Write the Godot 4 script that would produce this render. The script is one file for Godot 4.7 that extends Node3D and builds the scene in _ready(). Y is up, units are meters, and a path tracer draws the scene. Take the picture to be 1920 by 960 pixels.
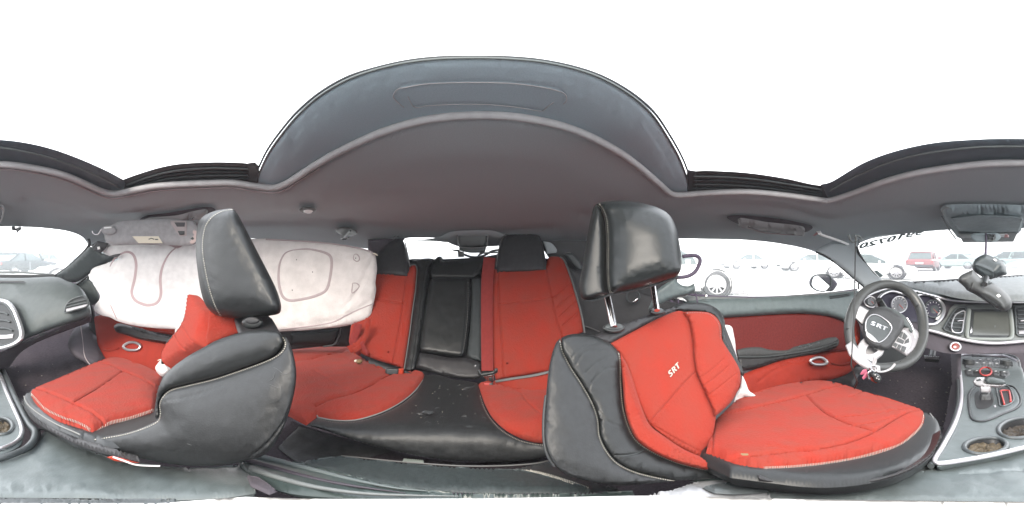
extends Node3D
# The cabin of a wrecked coupe, laid out as the wide picture shows it: dashboard, passenger seat, rear bench, driver seat, door, wheel, console.
const T := 0.466308            # tan(half the vertical field of view)
const EYE := Vector3(0, 1.15, 0)
var M := {}
var PADS := {}
var rng := RandomNumberGenerator.new()
var taken := {}

func _ready() -> void:
	rng.seed = 7
	# camera, sky, sun, exposure
	var cam := Camera3D.new(); cam.name = "camera"; cam.fov = 50.0; cam.near = 0.05; cam.far = 900.0; cam.position = EYE
	add_child(cam); cam.current = true
	var env := Environment.new()
	env.background_mode = Environment.BG_SKY
	var sm := ProceduralSkyMaterial.new()
	sm.sky_top_color = Color(0.95, 0.97, 1.0); sm.sky_horizon_color = Color(1, 1, 1); sm.sky_curve = 0.2
	sm.ground_horizon_color = Color(0.95, 0.95, 0.95); sm.ground_bottom_color = Color(0.8, 0.8, 0.8)
	sm.sun_angle_max = 0.0
	var sky := Sky.new(); sky.sky_material = sm; env.sky = sky
	env.tonemap_mode = Environment.TONE_MAPPER_LINEAR
	env.tonemap_exposure = 4.0
	env.fog_enabled = true; env.fog_density = 0.004; env.fog_light_color = Color(0.95, 0.97, 1.0)
	env.sdfgi_enabled = true; env.ssao_enabled = true; env.ssil_enabled = true
	var we := WorldEnvironment.new(); we.environment = env; we.name = "environment"; add_child(we)
	var sun := DirectionalLight3D.new(); sun.name = "sun"; sun.light_energy = 0.4; sun.light_angular_distance = 30.0
	sun.light_color = Color(1.0, 0.97, 0.93); sun.shadow_enabled = true
	add_child(sun); sun.look_at_from_position(Vector3(-0.8, 2.6, 3.6), Vector3(0, 0, 0))
	materials()
	setting()
	roof()
	passenger_side()
	rear_bench()
	driver_seat()
	driver_side()
	dashboard_right()
	console_and_small()
	parking_lot()
	for c in get_children():
		if c.has_meta("thing"): settle(c)

# ---------------------------------------------------------------- points and outlines
func fl(d: float) -> Vector3: return Vector3(1.0 / d, 0, 0)
func ho(h: float) -> Vector3: return Vector3(-T / h, 0, T / (480.0 * h))
func pl(x1: float, y1: float, d1: float, x2: float, y2: float, d2: float, x3: float, y3: float, d3: float) -> Vector3:
	var b := Basis(Vector3(1, 1, 1), Vector3(x1, x2, x3), Vector3(y1, y2, y3))
	return b.inverse() * Vector3(1.0 / d1, 1.0 / d2, 1.0 / d3)
func depth(p: Vector2, D) -> float:
	if D is Callable: return D.call(p.x, p.y)
	return 1.0 / maxf(D.x + D.y * p.x + D.z * p.y, 0.02)
func at(p: Vector2, D) -> Vector3:
	var d := depth(p, D)
	return EYE + Vector3((p.x - 960.0) / 480.0 * T * d, -(p.y - 480.0) / 480.0 * T * d, -d)
func face(p: Vector2, D) -> Vector3:      # the surface's normal, on the viewer's side
	var a := at(p, D)
	var n := (at(p + Vector2(2, 0), D) - a).cross(at(p + Vector2(0, 2), D) - a).normalized()
	return -n if n.dot(EYE - a) < 0 else n
func px_m(p: Vector2, D) -> float: return depth(p, D) * T / 480.0
func outline(s, closed := true, step := 4.0) -> PackedVector2Array:
	if s is PackedVector2Array: return s
	var pts := PackedVector2Array(); var corner := []
	var k: PackedStringArray = s.split(" ", false)
	for i in range(0, k.size() - 1, 2):
		corner.append(k[i + 1].ends_with("!"))
		pts.append(Vector2(float(k[i]), float(k[i + 1].trim_suffix("!"))))
	var out := PackedVector2Array(); var n := pts.size()
	for i in (n if closed else n - 1):
		var p1 := pts[i]; var p2 := pts[(i + 1) % n]
		var p0 := pts[(i - 1 + n) % n] if (closed or i > 0) else p1
		var p3 := pts[(i + 2) % n] if (closed or i + 2 < n) else p2
		if corner[i]: p0 = p1 - (p2 - p1)
		if corner[(i + 1) % n]: p3 = p2 + (p2 - p1)
		if corner[i] and corner[(i + 1) % n]:
			p0 = p1 - (p2 - p1); p3 = p2 + (p2 - p1)
		var q := maxi(1, int(ceil(p1.distance_to(p2) / step)))
		var l := p1.distance_to(p2)
		var t1 := (p2 - p0).normalized() * minf((p2 - p0).length() * 0.5, l * 1.2); var t2 := (p3 - p1).normalized() * minf((p3 - p1).length() * 0.5, l * 1.2)
		for j in q:
			var t := float(j) / q; var tt := t * t; var ttt := tt * t
			out.append(p1 * (2 * ttt - 3 * tt + 1) + t1 * (ttt - 2 * tt + t) + p2 * (-2 * ttt + 3 * tt) + t2 * (ttt - tt))
	if not closed: out.append(pts[n - 1])
	return out
func oval(cx: float, cy: float, rx: float, ry: float, turn := 0.0, n := 28) -> PackedVector2Array:
	var out := PackedVector2Array()
	for i in n: out.append(Vector2(cx, cy) + Vector2(cos(TAU * i / n) * rx, sin(TAU * i / n) * ry).rotated(deg_to_rad(turn)))
	return out
func near_line(p: Vector2, l: PackedVector2Array, closed: bool) -> float:
	var best := 1e12; var n := l.size()
	for i in (n if closed else n - 1):
		var a := l[i]; var b := l[(i + 1) % n]; var ab := b - a
		var t := clampf((p - a).dot(ab) / maxf(ab.length_squared(), 1e-9), 0, 1)
		best = minf(best, p.distance_squared_to(a + ab * t))
	return sqrt(best)

# ---------------------------------------------------------------- meshes
func mesh_of(v: PackedVector3Array, idx: PackedInt32Array, flat := false) -> ArrayMesh:
	var nr := PackedVector3Array(); nr.resize(v.size())
	for i in range(0, idx.size(), 3):
		var a := v[idx[i]]; var n := (v[idx[i + 2]] - a).cross(v[idx[i + 1]] - a)
		for k in 3: nr[idx[i + k]] += n
	for i in nr.size(): nr[i] = nr[i].normalized() if nr[i].length_squared() > 1e-24 else Vector3.UP
	var ar := []; ar.resize(Mesh.ARRAY_MAX)
	ar[Mesh.ARRAY_VERTEX] = v; ar[Mesh.ARRAY_NORMAL] = nr; ar[Mesh.ARRAY_INDEX] = idx
	var m := ArrayMesh.new(); m.add_surface_from_arrays(Mesh.PRIMITIVE_TRIANGLES, ar)
	return m
func numbered(called: String) -> String:
	var k: int = taken.get(called, 0); taken[called] = k + 1
	return called if k == 0 else "%s_%03d" % [called, k]
func put(called: String, m: Mesh, mat: Material, parent: Node) -> MeshInstance3D:
	var o := MeshInstance3D.new(); o.mesh = m; o.material_override = mat
	if parent == null: parent = self
	o.name = numbered(called) if parent == self else called
	parent.add_child(o, true)
	return o
func thing(called: String, label: String, category: String, group := "") -> Node3D:
	var o := Node3D.new(); o.name = numbered(called); add_child(o)
	o.set_meta("thing", true)
	return tag(o, label, category, group)
func tag(o: Node, label: String, category: String, group := "") -> Node:
	o.set_meta("label", label); o.set_meta("category", category)
	if group: o.set_meta("group", group)
	return o
func struct(o: Node) -> Node:
	o.set_meta("kind", "structure"); return o
func settle(o: Node3D) -> void:          # moves the thing's origin to its base
	var box := AABB(); var first := true
	for c in o.find_children("*", "MeshInstance3D", true, false):
		var x := Transform3D.IDENTITY; var k: Node = c
		while k != o: x = k.transform * x; k = k.get_parent()
		var b: AABB = x * c.mesh.get_aabb()
		box = b if first else box.merge(b); first = false
	var base := Vector3(box.get_center().x, box.position.y, box.get_center().z)
	for c in o.get_children(): c.position -= base
	o.position = base
	o.remove_meta("thing")

# A padded or moulded panel: an outline on a plane, a rounded edge (e pixels wide, h metres high), a swell of b metres over bw pixels,
# grooves along seams, and a body t metres deep.
func pad(called: String, parent: Node, mat: Material, shape, D, o := {}) -> MeshInstance3D:
	var poly := outline(shape, true, o.get("cs", 4.0))
	if Geometry2D.is_polygon_clockwise(poly): poly.reverse()
	var bb := Rect2(poly[0], Vector2.ZERO); var cen := Vector2.ZERO
	for p in poly: bb = bb.expand(p); cen += p
	cen /= poly.size()
	var small: float = minf(bb.size.x, bb.size.y)
	var e: float = minf(o.get("e", 4.0), small * 0.3)
	var h: float = o.get("h", 0.008); var b: float = o.get("b", 0.0); var bw: float = o.get("bw", 30.0)
	var t: float = o.get("t", 0.02); var lift: float = o.get("lift", 0.0); var wr: float = o.get("wr", 0.0)
	var step: float = o.get("s", clampf(sqrt(bb.size.x * bb.size.y) / 16.0, 3.0, 40.0))
	if wr > 0 and not o.has("s"): step = minf(step, 6.0)
	var seams := []
	for s in o.get("seams", []): seams.append([outline(s[0], false, 5.0), s[1] * 0.6, s[2] * 0.8, outline(s[0], false, 2.6)])
	var pts := PackedVector2Array(poly); var nb := poly.size()
	var rings := [e * 0.12, e * 0.4, e]
	if b > 0: rings.append_array([e + (bw - e) * 0.33, e + (bw - e) * 0.66])
	for r in rings:
		if r > small * 0.45 or r < (1.0 if bb.size.x < 600 else 1.8) and r < e: continue
		for q in Geometry2D.offset_polygon(poly, -r, Geometry2D.JOIN_ROUND):
			var gap: float = maxf(2.5, minf(step, 5.0 + r * 0.3)) if bb.size.x < 600 else maxf(5.0, minf(step * 0.4, 4.0 + r))
			var run := 1e9
			for i in q.size():
				var a: Vector2 = q[i]; var c: Vector2 = q[(i + 1) % q.size()]; var l := a.distance_to(c)
				if run >= gap: pts.append(a); run = 0.0
				var m := int(l / gap)
				for j in range(1, m + 1): pts.append(a.lerp(c, float(j) / (m + 1))); run = 0.0
				run += l / (m + 1)
	var y := bb.position.y; var row := 0
	while y < bb.end.y:
		var x := bb.position.x + (step * 0.5 if row % 2 else 0.0)
		while x < bb.end.x:
			var p := Vector2(x + rng.randf_range(-0.1, 0.1) * step, y + rng.randf_range(-0.1, 0.1) * step)
			if Geometry2D.is_point_in_polygon(p, poly) and near_line(p, poly, true) > e * 1.25: pts.append(p)
			x += step
		y += step * 0.87; row += 1
	for s in seams:
		var l: PackedVector2Array = s[3]
		for i in l.size() - 1:
			var dir := (l[i + 1] - l[i]).normalized().orthogonal()
			for f in [-1.9, -0.8, 0.0, 0.8, 1.9]:
				var p: Vector2 = l[i] + dir * f * s[2] + Vector2(rng.randf_range(-0.05, 0.05), rng.randf_range(-0.05, 0.05))
				if Geometry2D.is_point_in_polygon(p, poly) and near_line(p, poly, true) > minf(e * 0.5, 1.5): pts.append(p)
	var holes: Array = o.get("holes", [])
	for q in holes:
		var keep := PackedVector2Array()
		for i in pts.size():
			if i < nb or not Geometry2D.is_point_in_polygon(pts[i], q) and near_line(pts[i], q, true) > 1.5: keep.append(pts[i])
		pts = keep
		pts.append_array(q)
	var up0 := (EYE - at(cen, D)).normalized()
	if up0.dot(face(cen, D)) < 0.46: up0 = Vector3.ZERO
	var info := {"up": up0, "poly": poly, "D": D, "e": e, "h": h, "b": b, "bw": bw, "lift": lift, "wr": wr, "seams": seams}
	var tri := Geometry2D.triangulate_delaunay(pts)
	var v := PackedVector3Array(); v.resize(pts.size())
	var swell := PackedFloat32Array(); swell.resize(pts.size())
	var dist := PackedFloat32Array(); dist.resize(pts.size())
	for i in pts.size():
		dist[i] = 0.0 if i < nb else near_line(pts[i], poly, true)
		swell[i] = swell_of(info, dist[i])
	if b != 0.0:                       # relax the swell so that no ridge is left along the middle
		var was := swell.duplicate()
		for k in int(o.get("sm", 14)):
			var sum := PackedFloat32Array(); sum.resize(pts.size()); var cnt := PackedInt32Array(); cnt.resize(pts.size())
			for i in range(0, tri.size(), 3):
				for q in 3:
					var x := tri[i + q]; var y2 := tri[i + (q + 1) % 3]
					sum[x] += swell[y2]; sum[y2] += swell[x]; cnt[x] += 1; cnt[y2] += 1
			for i in range(nb, pts.size()):
				if dist[i] > e * 1.1 and cnt[i] > 0: swell[i] = lerpf(swell[i], sum[i] / cnt[i], 0.6)
		var fix := PackedFloat32Array(); fix.resize(pts.size())
		for i in pts.size(): fix[i] = swell[i] - was[i]
		info["pts"] = pts; info["fix"] = fix
	for i in pts.size(): v[i] = surf_at(info, pts[i], dist[i], swell[i])
	var idx := PackedInt32Array()
	for i in range(0, tri.size(), 3):
		var a := tri[i]; var c := tri[i + 1]; var g := tri[i + 2]
		if a < nb and c < nb and g < nb or true:
			if not Geometry2D.is_point_in_polygon((pts[a] + pts[c] + pts[g]) / 3.0, poly): continue
		var gone := false
		for q in holes: gone = gone or Geometry2D.is_point_in_polygon((pts[a] + pts[c] + pts[g]) / 3.0, q)
		if gone: continue
		var n := (v[g] - v[a]).cross(v[c] - v[a])
		if n.dot(EYE - v[a]) < 0: var q := c; c = g; g = q
		idx.append_array([a, c, g])
	# the body behind it
	var back: Vector3 = o.get("dir", (at(cen, D) - EYE).normalized()) * t
	var taper: float = o.get("taper", 0.94)
	var mid := at(cen, D)
	var w0 := v.size()
	for k in 3:
		for i in nb:
			var f: float = [0.0, 0.55, 1.0][k]; var q := v[i]
			var s: float = [1.0, lerpf(1.0, taper, 0.3), taper][k]
			v.append(mid + (q - mid) * s + back * f)
	var walls := PackedInt32Array(); var sum := 0.0
	for k in 2:
		for i in nb:
			var j := (i + 1) % nb; var a := w0 + k * nb + i; var c := w0 + k * nb + j; var a2 := a + nb; var c2 := c + nb
			walls.append_array([a, c2, c, a, a2, c2])
			sum += (v[c] - v[a]).cross(v[c2] - v[a]).dot(v[a] - mid)
	if sum < 0:
		for i in range(0, walls.size(), 3): var q := walls[i]; walls[i] = walls[i + 1]; walls[i + 1] = q
	idx.append_array(walls)
	var cap := Geometry2D.triangulate_polygon(poly)
	var b0 := v.size()
	for i in nb: v.append(v[w0 + 2 * nb + i])
	for i in range(0, cap.size(), 3):
		var a := b0 + cap[i]; var c := b0 + cap[i + 1]; var g := b0 + cap[i + 2]
		var n := (v[g] - v[a]).cross(v[c] - v[a])
		if n.dot(EYE - v[a]) > 0: var q := c; c = g; g = q
		idx.append_array([a, c, g])
	var m := put(called, mesh_of(v, idx), mat, parent)
	PADS[m] = info
	return m
func swell_of(f: Dictionary, dist: float) -> float:
	var z: float = f.h
	if dist < f.e: z = f.h * sqrt(maxf(0.0, 1.0 - pow(1.0 - dist / f.e, 2)))
	if f.b != 0.0: z += f.b * (1.0 - pow(1.0 - minf(1.0, dist / f.bw), 2))
	return z
func surf_at(f: Dictionary, p: Vector2, dist := -1.0, swell := -1e9) -> Vector3:
	var D = f.D
	if dist < 0: dist = near_line(p, f.poly, true)
	if swell < -1e8:
		swell = swell_of(f, dist)
		if f.has("fix"):
			var ws := 0.0; var s := 0.0
			for i in f.pts.size():
				var q: float = f.pts[i].distance_squared_to(p)
				if q < 100.0: var w := 1.0 / (q * q + 0.5); ws += w; s += w * f.fix[i]
			if ws > 0: swell += s / ws
	var z: float = f.lift + swell
	for s in f.seams:
		var q: float = near_line(p, s[0], false) / s[2]
		if q < 4: z -= s[1] * exp(-q * q) * minf(1.0, dist / 2.0)
	var at0 := at(p, D)
	if f.wr > 0.0: z += f.wr * NZ.get_noise_3dv(at0 * 100.0) * minf(1.0, dist / 6.0)
	return at0 + up_of(f, p) * z
func up_of(f: Dictionary, p: Vector2) -> Vector3: return face(p, f.D) if f.up == Vector3.ZERO else f.up
var NZ := FastNoiseLite.new()
func on(m: MeshInstance3D, line: PackedVector2Array, up := 0.0) -> PackedVector3Array:   # a line laid on a pad
	var out := PackedVector3Array(); var f: Dictionary = PADS[m]
	for p in line: out.append(surf_at(f, p, near_line(p, f.poly, true) if Geometry2D.is_point_in_polygon(p, f.poly) else 0.0) + up_of(f, p) * up)
	return out
func over(line, D, up := 0.0, closed := false) -> PackedVector3Array:
	var out := PackedVector3Array()
	var l := outline(line, closed, 5.0); var c := Vector2.ZERO
	for p in l: c += p / l.size()
	var dir := (EYE - at(c, D)).normalized(); var n := face(c, D)
	if dir.dot(n) < 0.46: dir = n
	for p in l: out.append(at(p, D) + dir * up)
	return out
func tube_mesh(pts: PackedVector3Array, r, closed := false, sides := 8) -> ArrayMesh:
	var v := PackedVector3Array(); var idx := PackedInt32Array(); var n := pts.size()
	var side := Vector3.ZERO
	for i in n:
		var a := pts[(i - 1 + n) % n] if (closed or i > 0) else pts[i]
		var c := pts[(i + 1) % n] if (closed or i < n - 1) else pts[i]
		var dir := (c - a).normalized()
		if side == Vector3.ZERO: side = dir.cross(Vector3(0.13, 0.97, 0.21)).normalized()
		side = (side - dir * side.dot(dir)).normalized()
		var up := dir.cross(side); var rad: float = r if not (r is Array) else lerpf(r[0], r[1], float(i) / (n - 1))
		for k in sides: v.append(pts[i] + (side * cos(TAU * k / sides) + up * sin(TAU * k / sides)) * rad)
	for i in (n if closed else n - 1):
		for k in sides:
			var a := i * sides + k; var b := i * sides + (k + 1) % sides
			var c := ((i + 1) % n) * sides + k; var d := ((i + 1) % n) * sides + (k + 1) % sides
			idx.append_array([a, b, d, a, d, c])
	if not closed:
		for w in 2:
			var c0 := v.size(); var ring := 0 if w == 0 else (n - 1) * sides
			v.append(pts[0] if w == 0 else pts[n - 1])
			for k in sides: v.append(v[ring + k])
			for k in sides:
				var a := c0 + 1 + k; var b := c0 + 1 + (k + 1) % sides
				idx.append_array([c0, b, a] if w == 0 else [c0, a, b])
	return mesh_of(v, idx)
func tube(called: String, parent: Node, mat: Material, pts: PackedVector3Array, r, closed := false, sides := 8) -> MeshInstance3D:
	return put(called, tube_mesh(pts, r, closed, sides), mat, parent)
func stitches(parent: Node, mat: Material, m: MeshInstance3D, line: String, pitch := 5.0, w := 0.9, double := false, share := 0.6) -> void:
	var l := outline(line, false, 1.0); var v := PackedVector3Array(); var idx := PackedInt32Array(); var run := 0.0; var start := 0
	var f: Dictionary = PADS[m]
	for i in range(1, l.size()):
		run += l[i].distance_to(l[i - 1])
		if run >= pitch * share and i > start:
			var a := l[start]; var c := l[i]; var nr := (c - a).normalized().orthogonal() * w
			var base := v.size()
			var lo := []
			for p in [a - nr, a + nr, c + nr, c - nr]: lo.append(surf_at(f, p, near_line(p, f.poly, true) if Geometry2D.is_point_in_polygon(p, f.poly) else 0.0))
			var up := up_of(f, a) * (w * px_m(a, f.D) + 0.0012)
			for p in lo: v.append(p)
			for p in lo: v.append(p + up + (lo[0] + lo[1] + lo[2] + lo[3] - 4 * p) * 0.06)
			for q in [[4, 5, 6], [4, 6, 7], [0, 1, 5], [0, 5, 4], [1, 2, 6], [1, 6, 5], [2, 3, 7], [2, 7, 6], [3, 0, 4], [3, 4, 7]]:
				idx.append_array([base + q[0], base + q[1], base + q[2]])
			run = -pitch * (1.0 - share)
			start = i
			while start < l.size() - 1 and run < 0: start += 1; run += l[start].distance_to(l[start - 1])
			run = 0.0
	if idx.is_empty(): return
	var q := put("stitching", mesh_of(v, idx), mat, parent); q.set_meta("kind", "stuff")
func strip(called: String, parent: Node, mat: Material, line: String, w: float, D, o := {}) -> MeshInstance3D:
	var l := outline(line, false, 4.0); var a := PackedVector2Array(); var b := PackedVector2Array()
	for i in l.size():
		var dir := (l[mini(i + 1, l.size() - 1)] - l[maxi(i - 1, 0)]).normalized().orthogonal() * w * 0.5
		a.append(l[i] + dir); b.append(l[i] - dir)
	b.reverse(); a.append_array(b)
	return pad(called, parent, mat, a, D, o)
func lettering(called: String, parent: Node, mat: Material, say: String, p: Vector2, D, cap: float, turn: float, up: float, lean := 0.0, mirror := false, stretch := 1.0) -> MeshInstance3D:
	var t := TextMesh.new(); t.text = say; t.font_size = 64; t.pixel_size = cap / 46.0; t.depth = cap * 0.06; t.curve_step = 2.0
	var f := SystemFont.new(); f.font_names = PackedStringArray(["Droid Sans"]); f.font_weight = 700; t.font = f
	var a := at(p, D); var n := face(p, D); var dir := Vector2.RIGHT.rotated(deg_to_rad(turn))
	var x := (at(p + dir * 4.0, D) - a).normalized(); var yv := n.cross(x).normalized()
	if mirror: x = -x
	var o := put(called, t, mat, parent)
	o.transform = Transform3D(Basis(x * stretch, yv + x * lean, n), a + ((EYE - a).normalized() if (EYE - a).normalized().dot(n) > 0.46 else n) * up)
	return o
func box_mesh(s: Vector3, bevel := 0.0) -> ArrayMesh:
	var h := s / 2; var c := minf(bevel, minf(h.x, minf(h.y, h.z)) * 0.9)
	var st := SurfaceTool.new(); st.begin(Mesh.PRIMITIVE_TRIANGLES); st.set_smooth_group(-1)
	var quad := func(a, b, d, e):
		var n: Vector3 = (e - a).cross(b - a)
		var l: Array = [a, b, d, e] if n.dot(a + b + d + e) > 0 else [a, e, d, b]
		for k in [0, 1, 2, 0, 2, 3]: st.add_vertex(l[k])
	for ax in 3:
		for sg in [-1.0, 1.0]:
			var u := Vector3.ZERO; u[ax] = h[ax] * sg
			var p := Vector3.ZERO; p[(ax + 1) % 3] = h[(ax + 1) % 3] - c
			var q := Vector3.ZERO; q[(ax + 2) % 3] = h[(ax + 2) % 3] - c
			quad.call(u - p - q, u + p - q, u + p + q, u - p + q)
	if c > 0:
		for ax in 3:
			var i := (ax + 1) % 3; var j := (ax + 2) % 3
			for si in [-1.0, 1.0]:
				for sj in [-1.0, 1.0]:
					var a := Vector3.ZERO; a[i] = h[i] * si; a[j] = (h[j] - c) * sj
					var b := Vector3.ZERO; b[i] = (h[i] - c) * si; b[j] = h[j] * sj
					var z := Vector3.ZERO; z[ax] = h[ax] - c
					quad.call(a - z, a + z, b + z, b - z)
		for si in [-1.0, 1.0]:
			for sj in [-1.0, 1.0]:
				for sk in [-1.0, 1.0]:
					var a := Vector3(h.x * si, (h.y - c) * sj, (h.z - c) * sk); var b := Vector3((h.x - c) * si, h.y * sj, (h.z - c) * sk); var d := Vector3((h.x - c) * si, (h.y - c) * sj, h.z * sk)
					var n := (d - a).cross(b - a)
					for k in ([a, b, d] if n.dot(a + b + d) > 0 else [a, d, b]): st.add_vertex(k)
	st.generate_normals()
	return st.commit()

# ---------------------------------------------------------------- materials
func lin(r: float, g: float, b: float) -> Color: return Color(r, g, b).linear_to_srgb()
func noise_tex(f: float, lo: float, hi: float, kind := FastNoiseLite.TYPE_SIMPLEX_SMOOTH, size := 512, seed_ := 3, oct := 4) -> NoiseTexture2D:
	var n := FastNoiseLite.new(); n.noise_type = kind; n.frequency = f; n.seed = seed_; n.fractal_octaves = oct
	var t := NoiseTexture2D.new(); t.width = size; t.height = size; t.seamless = true; t.noise = n
	var g := Gradient.new(); g.set_color(0, Color(lo, lo, lo)); g.set_color(1, Color(hi, hi, hi)); t.color_ramp = g
	return t
func normal_tex(f: float, kind, strength: float, size := 512) -> NoiseTexture2D:
	var n := FastNoiseLite.new(); n.noise_type = kind; n.frequency = f; n.seed = 5; n.fractal_octaves = 2
	var t := NoiseTexture2D.new(); t.width = size; t.height = size; t.seamless = true; t.noise = n; t.as_normal_map = true; t.bump_strength = strength
	return t
func mat(c: Color, rough: float, o := {}) -> StandardMaterial3D:
	var m := StandardMaterial3D.new(); m.albedo_color = c; m.roughness = rough
	m.metallic = o.get("metal", 0.0); m.metallic_specular = o.get("spec", 0.5)
	m.uv1_triplanar = true; m.uv1_world_triplanar = true; m.uv1_scale = Vector3.ONE * o.get("scale", 2.0)
	if o.has("tex"): m.albedo_texture = o.tex
	if o.has("rt"): m.roughness_texture = o.rt
	if o.has("normal"): m.normal_enabled = true; m.normal_texture = o.normal; m.normal_scale = o.get("ns", 0.5)
	if o.has("rim"): m.rim_enabled = true; m.rim = o.rim; m.rim_tint = 0.6
	if o.has("coat"): m.clearcoat_enabled = true; m.clearcoat = o.coat; m.clearcoat_roughness = o.get("cr", 0.1)
	if o.has("alpha"): m.transparency = BaseMaterial3D.TRANSPARENCY_ALPHA; m.albedo_color.a = o.alpha
	if o.has("back"): m.backlight_enabled = true; m.backlight = Color(o.back, o.back, o.back)
	return m
func materials() -> void:
	NZ.frequency = 0.12; NZ.seed = 11; NZ.fractal_octaves = 3
	var grain := normal_tex(0.09, FastNoiseLite.TYPE_CELLULAR, 3.0)
	var weave := normal_tex(0.35, FastNoiseLite.TYPE_VALUE, 5.0)
	var fuzz := noise_tex(0.02, 0.78, 1.0, FastNoiseLite.TYPE_SIMPLEX_SMOOTH, 1024, 3, 6)
	var worn := noise_tex(0.006, 0.8, 1.0, FastNoiseLite.TYPE_SIMPLEX_SMOOTH, 1024, 31, 7)   # dusty pink to clean red
	worn.color_ramp.set_color(0, Color(0.9, 1.0, 1.0)); worn.color_ramp.set_color(1, Color(1.0, 0.84, 0.8))
	var soft := noise_tex(0.012, 0.88, 1.0, FastNoiseLite.TYPE_SIMPLEX_SMOOTH, 512, 9, 5)
	var scuff := noise_tex(0.02, 0.72, 1.0, FastNoiseLite.TYPE_SIMPLEX_SMOOTH, 512, 21, 6)
	M.leather = mat(lin(0.014, 0.0155, 0.016), 0.42, {"spec": 0.45, "tex": soft, "normal": grain, "ns": 0.2, "scale": 6.0})
	M.leather_worn = mat(lin(0.022, 0.0235, 0.0245), 0.46, {"spec": 0.45, "tex": scuff, "normal": grain, "ns": 0.25, "scale": 5.0})
	M.leather_dull = mat(lin(0.028, 0.027, 0.029), 0.5, {"spec": 0.45, "tex": soft, "normal": grain, "ns": 0.4, "scale": 6.0})
	M.suede = mat(lin(0.272, 0.04, 0.028), 0.95, {"tex": worn, "normal": weave, "ns": 0.3, "scale": 1.6, "rim": 0.3, "spec": 0.2})
	M.door_red = mat(lin(0.31, 0.03, 0.017), 0.7, {"tex": soft, "normal": weave, "ns": 0.2, "scale": 3.0, "spec": 0.3})
	M.door_cloth = mat(lin(0.16, 0.03, 0.028), 0.9, {"tex": fuzz, "normal": weave, "ns": 0.4, "scale": 5.0, "spec": 0.2})
	M.belt = mat(lin(0.24, 0.034, 0.03), 0.8, {"tex": soft, "normal": weave, "ns": 0.6, "scale": 8.0, "spec": 0.3})
	M.headliner = mat(lin(0.405, 0.44, 0.46), 0.95, {"tex": noise_tex(0.05, 0.92, 1.0), "normal": weave, "ns": 0.15, "scale": 6.0, "spec": 0.1})
	M.hazed_shade_cloth = mat(lin(0.38, 0.46, 0.51), 0.9, {"tex": noise_tex(0.05, 0.92, 1.0), "normal": weave, "ns": 0.12, "scale": 6.0, "spec": 0.15})  # flare haze over the sliding shade, put into the cloth as a bluish tint
	M.trim_dark = mat(lin(0.045, 0.045, 0.049), 0.6, {"tex": soft, "scale": 3.0})
	M.trim_purple = mat(lin(0.09, 0.08, 0.093), 0.8, {"tex": soft, "normal": weave, "ns": 0.2, "scale": 3.0, "spec": 0.3})
	M.seal = mat(lin(0.02, 0.022, 0.024), 0.5, {})
	M.bead = mat(lin(0.4, 0.39, 0.4), 0.6, {"tex": soft, "scale": 3.0})
	M.dash = mat(lin(0.082, 0.098, 0.099), 0.5, {"tex": soft, "normal": grain, "ns": 0.3, "scale": 5.0})
	M.dash_glare = mat(lin(0.17, 0.185, 0.187), 0.5, {"tex": soft, "normal": grain, "ns": 0.25, "scale": 5.0})  # dash colour lightened by the glare on dashboard top and door sill
	M.door_grey = mat(lin(0.125, 0.16, 0.166), 0.5, {"tex": soft, "normal": grain, "ns": 0.3, "scale": 5.0})
	M.console = mat(lin(0.115, 0.137, 0.139), 0.42, {"tex": soft, "normal": grain, "ns": 0.15, "scale": 3.0})
	M.console_lid = mat(lin(0.04, 0.052, 0.053), 0.5, {"tex": scuff, "normal": grain, "ns": 0.35, "scale": 5.0})
	M.console_smear = mat(lin(0.045, 0.062, 0.06), 0.3, {"tex": soft, "scale": 2.0})
	M.violet = mat(lin(0.05, 0.043, 0.055), 0.4, {"tex": soft, "scale": 2.0})
	M.carpet = mat(lin(0.06, 0.05, 0.058), 1.0, {"tex": scuff, "normal": weave, "ns": 1.0, "scale": 6.0, "spec": 0.1})
	M.black = mat(lin(0.012, 0.012, 0.013), 0.5, {})
	M.plastic = mat(lin(0.03, 0.033, 0.034), 0.4, {"tex": soft, "scale": 3.0})
	M.plastic_mid = mat(lin(0.065, 0.075, 0.078), 0.42, {"tex": soft, "scale": 3.0})
	M.screen = mat(lin(0.085, 0.09, 0.083), 0.18, {"tex": soft, "scale": 2.0})
	M.chrome = mat(lin(0.75, 0.75, 0.76), 0.16, {"metal": 1.0})
	M.satin = mat(lin(0.72, 0.71, 0.73), 0.34, {"metal": 0.9})
	M.silver = mat(lin(0.4, 0.39, 0.41), 0.4, {"metal": 0.35, "tex": soft, "scale": 3.0})
	M.thread = mat(lin(0.4, 0.38, 0.33), 0.8, {})
	M.thread_dim = mat(lin(0.2, 0.2, 0.19), 0.8, {})
	M.piping = mat(lin(0.12, 0.12, 0.12), 0.6, {})
	M.airbag = mat(lin(0.9, 0.89, 0.89), 0.9, {"tex": noise_tex(0.01, 0.9, 1.0), "normal": weave, "ns": 0.3, "scale": 4.0, "spec": 0.2, "back": 0.9})
	M.airbag_dim = mat(lin(0.62, 0.59, 0.58), 0.9, {"tex": noise_tex(0.012, 0.88, 1.0, FastNoiseLite.TYPE_SIMPLEX_SMOOTH, 512, 4, 6), "normal": weave, "ns": 0.3, "scale": 2.0, "spec": 0.2, "back": 0.3})  # airbag cloth again, greyed for the dimmer light on its rear chamber
	M.airbag_seam = mat(lin(0.4, 0.31, 0.32), 0.9, {"normal": weave, "ns": 0.3, "scale": 4.0})
	M.airbag_seam_grey = mat(lin(0.32, 0.27, 0.275), 0.9, {"normal": weave, "ns": 0.3, "scale": 4.0})
	M.paper = mat(lin(0.62, 0.58, 0.48), 0.8, {})
	M.ink = mat(lin(0.05, 0.06, 0.06), 0.7, {})
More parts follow.
